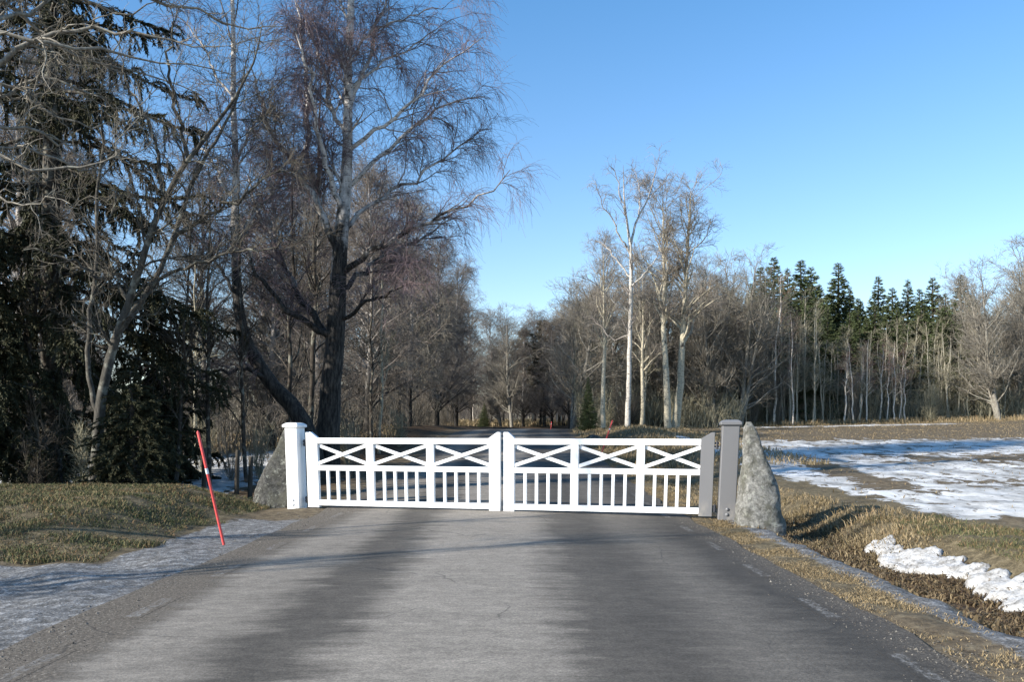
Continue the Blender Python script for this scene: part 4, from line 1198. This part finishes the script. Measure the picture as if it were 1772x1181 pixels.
# slim dark trunks beside the old birch
for px, y, s_, pr in ((497, 28.5, 1.1, 2), (527, 30.5, 1.35, 2), (640, 31, 0.8, 0), (655, 35, 0.95, 1), (340, 30, 0.9, 1)):
    plant(dark_pole if pr != 1 else pole[1], WX(px, y), y, U(0, 6.28), s_, 'slim bare stem among the trees left of the road', 'slim stems by the old birch', (U(-.03, .03), U(-.03, .03)))
for i, (px, y, s_) in enumerate(((300, 27, 0.62), (352, 28, 0.55), (400, 25.5, 0.4), (450, 26, 0.5), (60, 20.2, 0.6), (150, 20.6, 0.55), (95, 22.0, 0.7), (600, 29, 0.5), (640, 33, 0.55), (690, 39, 0.5), (612, 25.5, 0.3), (240, 24, 0.5), (120, 26, 0.6), (20, 25, 0.6), (200, 28, 0.65))):
    plant(bush[(1, 0, 2, 0)[i % 4]], WX(px, y), y, U(0, 6.28), s_, 'leafless bush under the trees left of the road', 'bare bushes left of the road')
for x, y, s_ in ((-13.5, 4.6, 1.0), (-15.0, 7.4, 1.1), (-17.0, 3.0, 1.2)):
    plant(pole[int(-x) % 3], x, y, U(0, 6.28), s_, 'slim bare tree standing out of view beside the photographer', 'slim trees beside the photographer')
# --- end of the road
plant(broad[0], WX(886, 84), 84, 0.4, 0.86, 'slim bare tree standing at the end of the road', None)
plant(pine, WX(942, 90), 90, 1.0, (0.95, 0.95, 0.80), 'dark round crowned pine at the end of the road', 'pines at the end of the road')
plant(pine, WX(905, 104), 104, 2.0, 0.85, 'dark pine behind the slim tree at the end of the road', 'pines at the end of the road')
plant(pine, WX(968, 98), 98, 3.0, 0.9, 'dark pine right of the round crowned pine', 'pines at the end of the road')
for i in range(46):
    y = U(105, 150); px = U(640, 1010)
    plant(pole[i % 5], WX(px, y), y, U(0, 6.28), (U(0.9, 1.25),) * 3, 'thin pale trunk in the wood at the end of the road', 'thin trunks at the end of the road', (U(-.04, .04), U(-.04, .04)))
for i in range(14):
    y = U(150, 190); px = U(600, 1060)
    plant(line[i % 3], WX(px, y), y, U(0, 6.28), U(0.55, 0.75), 'hazy bare tree far behind the end of the road', 'far bare trees')
for px, y, s_ in ((1000, 92, 0.7), (985, 80, 0.55), (868, 96, 0.7), (925, 110, 0.8), (1015, 100, 0.85), (955, 88, 0.6), (975, 96, 0.7), (905, 92, 0.62), (850, 104, 0.75), (1010, 84, 0.7), (935, 98, 0.65), (990, 106, 0.8), (870, 118, 0.8), (1030, 90, 0.8)):
    plant((line + broad)[int(px) % 5], WX(px, y), y, U(0, 6.28), s_, 'bare branching tree in the group at the end of the road', 'bare trees at the end of the road')
# --- the tall pale trees on the right
YT = 55.0
base = np.array([WX(1086, YT), YT, gz(WX(1086, YT), YT)])
GT = lambda pts, dy=0.0: G(pts, YT, dy)
stems = [(np.vstack([base - [0, 0, 0.4], GT([(1086, 738), (1088, 660), (1090, 580), (1092, 500), (1092, 450), (1090, 412), (1083, 374), (1079, 344), (1080, 311), (1078, 285)])]),
          [0.194, 0.173, 0.144, 0.130, 0.119, 0.108, 0.094, 0.058, 0.043, 0.029, 0.009]),
         (GT([(1091, 425), (1099, 387), (1109, 367), (1122, 344), (1132, 308), (1139, 280)], 1.5), [0.079, 0.065, 0.054, 0.043, 0.029, 0.009])]
lg = [(GT([(1090, 440), (1071, 407), (1061, 379), (1045, 362), (1035, 334), (1030, 318)], -1.5), [0.058, 0.047, 0.036, 0.029, 0.018, 0.007]),
      (GT([(1083, 374), (1075, 345), (1068, 311), (1061, 288), (1050, 290)], -0.8), [0.043, 0.036, 0.027, 0.018, 0.007]),
      (GT([(1105, 372), (1108, 340), (1104, 310), (1100, 292), (1094, 296)], 2.0), [0.040, 0.032, 0.025, 0.014, 0.007]),
      (GT([(1122, 344), (1140, 325), (1150, 312), (1160, 300)], 1.0), [0.029, 0.022, 0.014, 0.007]),
      (GT([(1090, 540), (1060, 520), (1030, 490), (1010, 480), (990, 478)], -1.0), [0.050, 0.040, 0.029, 0.022, 0.007]),
      (GT([(1090, 500), (1120, 470), (1140, 440), (1150, 410)], -1.5), [0.050, 0.040, 0.029, 0.009]),
      (GT([(1091, 480), (1060, 440), (1040, 420), (1018, 415)], 1.6), [0.050, 0.040, 0.029, 0.009]),
      (GT([(1089, 580), (1060, 590), (1035, 560), (1000, 540)], 1.0), [0.036, 0.029, 0.022, 0.009])]
make_tree('birch_tree', base, stems, [
    dict(per_m=2.6, length=(0.8, 2.2), angle=(0.4, 1.0), t0=0.35, up=0.05, noise=0.15, rr=0.45, rcap=0.035, npts=7, sides=4, rtip=0.01),
    dict(frm=(1,), to=2, per_m=3.6, length=(0.5, 1.5), angle=(0.4, 1.0), t0=0.2, npts=6, up=(0.03, 0.0, -0.08), noise=0.16, rr=0.55, rcap=0.018, rtip=0.007, sides=3),
    dict(frm=(2,), to=3, per_m=6, length=(0.4, 1.1), angle=(0.4, 1.0), t0=0.2, npts=5, up=(-0.05, -0.2, -0.25), noise=0.15, rr=0.6, rcap=0.009, rtip=0.0055, sides=3),
    dict(frm=(3,), to=4, per_m=5.5, length=(0.2, 0.8), angle=(0.4, 1.0), t0=0.2, npts=4, up=-0.2, noise=0.15, rr=0.6, rcap=0.007, rtip=0.0045, sides=3),
], (M['tall_birch'], M['twig_aspen']), 'tallest bare birch right of the road with a white foot', seed=15, limbs_guide=lg)
plant(aspen[2], WX(1044, 58), 58, 2.0, 0.74, 'grey trunked bare tree left of the tallest right birch', None, (0, 0.02))
plant(aspen[1], WX(1110, 62), 62, 3.1, 0.72, 'thin bare tree just right of the tallest right birch', None)
plant(aspen[2], WX(1156, 60), 60, 4.3, (1.1, 1.1, 0.96), 'straight pale aspen next to a leaning one', None, (0, 0.015))
plant(aspen[0], WX(1168, 61), 61, 5.3, (1.25, 1.25, 0.93), 'pale aspen leaning right beside the straight one', None, (0, 0.10))
for px, y, s_ in ((1216, 70, 0.98), (1240, 73, 1.0), (1262, 70, 0.9), (1285, 74, 0.98), (1305, 72, 0.85), (1132, 74, 1.1), (1065, 72, 1.05)):
    plant(broad[px % 2], WX(px, y), y, U(0, 6.28), s_, 'grey bare tree in the wood behind the tall aspens', 'grey bare trees behind the aspens')
# --- bare undergrowth trees behind them
for i in range(34):
    px = U(985, 1290); y = U(64, 80)
    plant((broad + pole)[i % 5], WX(px, y), y, U(0, 6.28), U(0.85, 1.2) * (1 if i % 5 > 1 else 0.95), 'grey bare tree in the wood behind the tall aspens', 'grey bare trees behind the aspens', (U(-.05, .05), U(-.05, .05)))
for px, y, s_ in ((1118, 72, 0.74), (1140, 75, 0.85), (1210, 76, 0.62), (1178, 70, 0.8), (1245, 78, 0.7)):
    plant(spr[1], WX(px, y), y, U(0, 6.28), s_, 'dark spruce standing in the shade behind the aspens', 'dark spruces behind the aspens')
for px, y, s_ in ((1018, 55, 0.22),):
    plant(spr[2], WX(px, y), y, U(0, 6.28), (s_ * 1.3, s_ * 1.3, s_), 'small green spruce at the right edge of the road')
plant(spr[0], WX(838, 84), 84, 1.0, (0.3, 0.3, 0.16), 'low round green spruce left of the road end', None)
# --- spruces on the skyline at the right: photo column and height of each tip
tips = [(1318, 462), (1340, 445), (1362, 462), (1388, 450), (1403, 462), (1418, 490), (1450, 455), (1438, 500), (1470, 495), (1518, 478), (1545, 498), (1572, 482), (1590, 500), (1613, 480), (1635, 505), (1664, 475), (1682, 510), (1490, 520), (1300, 490), (1425, 520), (1555, 520), (1650, 520)]
tips += [(1272 + 12 * i + (i * 37) % 9, 515 + (i * 53) % 75) for i in range(36)]
for i, (px, py) in enumerate(tips):
    y = U(82, 92) if i < 22 else U(75, 80); X = WX(px, y)
    htop = CAMZ + (VY - py) / F * y - gz(X, y)
    pr = spr[i % 3]; h0 = (14.5, 12.5, 15.5)[i % 3]
    s_ = htop / h0
    fat = 2.0 if px in (1450, 1388) else (U(1.4, 1.8) if i < 22 else U(1.7, 2.2))
    plant(pr, X, y, U(0, 6.28), (s_ * fat, s_ * fat, s_), 'dark green spruce rising above the wood edge', 'spruces above the wood edge')
# --- wood edge stems along the field
def wood_edge(px): return 67 + 0.006 * (px - 1250)
pale = [(1284, 545, 4), (1338, 470, 3), (1372, 540, 3), (1477, 590, 3), (1487, 600, 4), (1500, 585, 3), (1522, 590, 4), (1548, 590, 3), (1556, 600, 4), (1460, 610, 4), (1535, 620, 4), (1568, 640, 4)]
for px, py, p_ in pale:
    y = wood_edge(px) + U(0, 1.5); X = WX(px, y)
    ht = CAMZ + (VY - py) / F * y - gz(X, y)
    s_ = ht / (9.5, 8.0, 10.5, 8.5, 7.5)[p_]
    plant(pole[p_], X, y, U(0, 6.28), (max(s_, 0.9),) * 2 + (s_,), 'pale slender birch at the front edge of the wood by the field', 'pale birches along the field', (U(-.03, .03), U(0.0, .10)))
for i in range(150):
    px = U(1190, 1780); y = wood_edge(px) + U(0.5, 9); X = WX(px, y)
    s_ = U(0.6, 0.98) * (1.0 if px < 1420 else 0.86)
    plant(pole[i % 3], X, y, U(0, 6.28), (1.0, 1.0, s_), 'thin grey stem in the wood edge along the field', 'thin grey stems along the field', (U(-.05, .05), U(-.07, .07)))
for px, py, p_ in ((1395, 500, 2), (1410, 520, 0), (1355, 480, 2), (1300, 500, 0), (1625, 560, 1), (1640, 580, 1), (1260, 500, 2)):
    y = wood_edge(px) + U(1, 3); X = WX(px, y)
    s_ = (CAMZ + (VY - py) / F * y - gz(X, y)) / (9.5, 8.0, 10.5)[p_]
    plant(pole[p_], X, y, U(0, 6.28), (1.1, 1.1, s_), 'thin grey stem in the wood edge along the field', 'thin grey stems along the field', (U(-.04, .04), U(-.05, .05)))
for i in range(14):
    px = U(1190, 1320) if i < 9 else U(1690, 1790); y = U(74, 84)
    plant(broad[i % 2], WX(px, y), y, U(0, 6.28), U(0.62, 0.8) if px < 1290 or px > 1690 else U(0.42, 0.56), 'grey bare tree deep in the wood behind the field edge stems', 'grey bare trees deep in the wood')
for px, y, s_ in ((1752, 73, 1.05), (1790, 76, 1.15), (1712, 76, 0.92), (1772, 82, 1.2), (1735, 86, 1.2), (1688, 82, 0.95)):
    plant(broad[px % 2], WX(px, y), y, U(0, 6.28), s_, 'tall grey bare tree in the thicket at the right end of the wood', 'grey bare trees at the right end of the wood')
plant(broad[0], WX(1730, 69), 69, 0.8, 0.93, 'broad bushy grey tree at the right end of the wood', None)
plant(broad[1], WX(1775, 74), 74, 2.8, 0.95, 'grey tree cut off by the right edge of the picture', None)
plant(broad[1], WX(1700, 80), 80, 1.2, 0.8, 'grey bare tree behind the broad bushy one', None)
for i in range(34):
    px = U(1000, 1790); y = (wood_edge(px) if px > 1180 else 60) + U(0.5, 7)
    plant(bush[(0, 2, 0, 1)[i % 4]], WX(px, y), y, U(0, 6.28), U(0.6, 1.05), 'bare tangled bush at the foot of the wood', 'bare bushes along the wood edge')

# --- uncountable brush that fills the wood behind the first stems
rngb = np.random.default_rng(77)
def brush(name, areas, mat, label, n, hr):
    tb = Tubes()
    Ps, Rs = [], []
    for (x0, x1, y0, y1, wgt) in areas:
        m = int(n * wgt)
        X = rngb.uniform(x0, x1, m); Y = rngb.uniform(y0, y1, m); Z = ground(X, Y) - 0.1
        D = rngb.normal(0, 0.16, (m, 3)); D[:, 2] = 1
        L = rngb.uniform(hr[0], hr[1], m) * rngb.uniform(0.5, 1, m)
        Q = np.zeros((m, 6, 3)); Q[:, 0] = np.stack([X, Y, Z], -1)
        for j in range(1, 6):
            D = D + rngb.normal(0, 0.12, (m, 3)); D /= np.linalg.norm(D, axis=1, keepdims=True)
            Q[:, j] = Q[:, j - 1] + D * (L / 5)[:, None]
        Ps.append(Q); Rs.append(np.linspace(0.028, 0.008, 6)[None, :] * rngb.uniform(0.5, 1.2, (m, 1)))
    P, Rr = np.concatenate(Ps), np.concatenate(Rs)
    tb.add(P, Rr, 3)
    Q, Rq = spawn(rngb, P, Rr, per_m=2.6, length=(0.4, 1.4), angle=(0.35, 0.95), t0=0.15, npts=5, up=0.03, noise=0.18, rr=0.6, rcap=0.012, rtip=0.006)
    tb.add(Q, Rq, 3)
    Q2, Rq2 = spawn(rngb, Q, Rq, per_m=2.0, length=(0.2, 0.7), angle=(0.4, 1.0), t0=0.2, npts=3, up=0.0, noise=0.2, rr=0.6, rcap=0.008, rtip=0.005)
    tb.add(Q2, Rq2, 3)
    return tag(link(name, tb.mesh(name), mat), label, 'undergrowth', kind='stuff')
brush('field_wood_undergrowth', [(13, 44, 71, 84, 0.6), (7, 16, 64, 82, 0.28), (30, 48, 70, 80, 0.12)], M['twig_brush'], 'dense grey brown undergrowth between the stems along the field', 7500, (1.2, 4.2))
brush('left_wood_undergrowth', [(-48, -10, 44, 75, 0.6), (-14, -7.0, 30, 110, 0.4)], M['twig_alder'], 'brown tangled undergrowth in the wood left of the road', 3600, (1.0, 4.5))
brush('far_wood_undergrowth', [(-30, 14, 128, 165, 1.0)], M['twig_line'], 'grey brown undergrowth in the wood beyond the road end', 3000, (3.0, 8.0))

# ------------------------------------------------------------------ small things
k = NT('red_plastic', 0.5, 0.4)
M['red'] = k.out(k.mix(k.noise(12, 3), (0.62, 0.06, 0.055), (0.80, 0.11, 0.10)))
k = NT('reflective_band', 0.3, 0.5); M['band'] = k.out((0.75, 0.75, 0.76))
def stake(label, base, top, r, band_t, group):
    base, top = np.array(base), np.array(top)
    root = empty('snow_stake', tuple(base), label, 'snow stake', group)
    d = top - base
    P = np.array([[d * t for t in (-0.1, 0.3, 0.65, 0.985, 1.0)]])
    tb = Tubes(); tb.add(P, np.array([[r, r, r, r, r * 0.4]]), 12)
    link('stake_pole', tb.mesh('stake_pole'), M['red'], root)
    tb = Tubes(); tb.add(np.array([[d * t for t in (band_t, band_t + 0.025, band_t + 0.05)]]), np.full((1, 3), r * 1.12), 12)
    link('reflector_band', tb.mesh('reflector_band'), M['band'], root)
    return root
b = W(387, 942, 12.5); b[2] = gz(b[0], b[1])
stake('leaning red snow stake stuck in the icy left shoulder', b, W(342, 746, 12.35), 0.019, 0.62, 'red snow stakes')
b = W(1041, 786, 36); b[2] = gz(b[0], b[1])
stake('red snow stake behind the right gate leaf', b, W(1060, 728, 36.2), 0.024, 0.7, 'red snow stakes')
b = W(953, 747, 60); b[2] = gz(b[0], b[1])
stake('tiny far red snow stake at the end of the road', b, b + np.array([0.05, 0, 0.55]), 0.018, 0.7, 'red snow stakes')

# dark wooden rack and old fence posts in the shade left of the road
k = NT('weathered_wood', 0.9, 0.1)
M['old_wood'] = k.out(k.ramp(k.noise(9, 5, 0.7, k.scaled((1, 1, 0.2))), (0.3, (0.025, 0.022, 0.018)), (0.7, (0.11, 0.095, 0.075))))
yR = 22.5
xa, xb = WX(203, yR), WX(264, yR)
zb_ = gz((xa + xb) / 2, yR)
root = empty('pallet_rack', ((xa + xb) / 2, yR, zb_), 'dark slatted wooden pallet standing under the spruce branches', 'pallet')
hw = (xb - xa) / 2
for z in (0.10, 0.26, 0.42, 0.58, 0.74):
    m = MB(); m.box(-hw, hw, -0.03, -0.005, z, z + 0.085); m.build('slat', M['old_wood'], root, None, 0.003)
for x in (-hw + 0.05, 0, hw - 0.05):
    m = MB(); m.box(x - 0.04, x + 0.04, -0.003, 0.09, -0.1, 0.84); m.build('upright', M['old_wood'], root, None, 0.003)
for px, y, hgt, lab in ((352, 20.5, 1.15, 'dark fence post just right of the red snow stake'), (409, 22, 1.05, 'dark fence post between the snow stake and the left stone'), (432, 21, 0.95, 'short dark fence post nearest the left stone')):
    x = WX(px, y)
    m = MB()
    ring = lambda r, z, q=0.0: [(r * math.cos(t) * (1 + 0.08 * math.sin(3 * t)) + q, r * math.sin(t), z) for t in np.linspace(0, 2 * np.pi, 13)[:-1]]
    m.loft([ring(0.06, -0.3), ring(0.055, 0.3, 0.01), ring(0.052, hgt * 0.7, 0.02), ring(0.05, hgt - 0.03, 0.03), ring(0.035, hgt, 0.035)])
    o = m.build('fence_post', M['old_wood'], None, None, 0, True, (x, y, gz(x, y)))
    tag(o, lab, 'fence post', 'old fence posts')
# boulder on the right mound
m = MB()
rings = []
for a in np.linspace(-0.9, 1.35, 12):
    ring = []
    for t in np.linspace(0, 2 * np.pi, 21)[:-1]:
        p = Vector((math.cos(a) * math.cos(t) * 0.42, math.cos(a) * math.sin(t) * 0.35, math.sin(a) * 0.26))
        p *= 1 + 0.3 * mn.noise(p * 3.3)
        ring.append(tuple(p))
    rings.append(ring)
m.loft(rings)
xb_ = WX(1029, 44)
tag(m.build('boulder', M['stone_l'], None, None, 0, True, (xb_, 44, gz(xb_, 44) + 0.05)), 'grey boulder on the grassy mound right of the road', 'boulder')
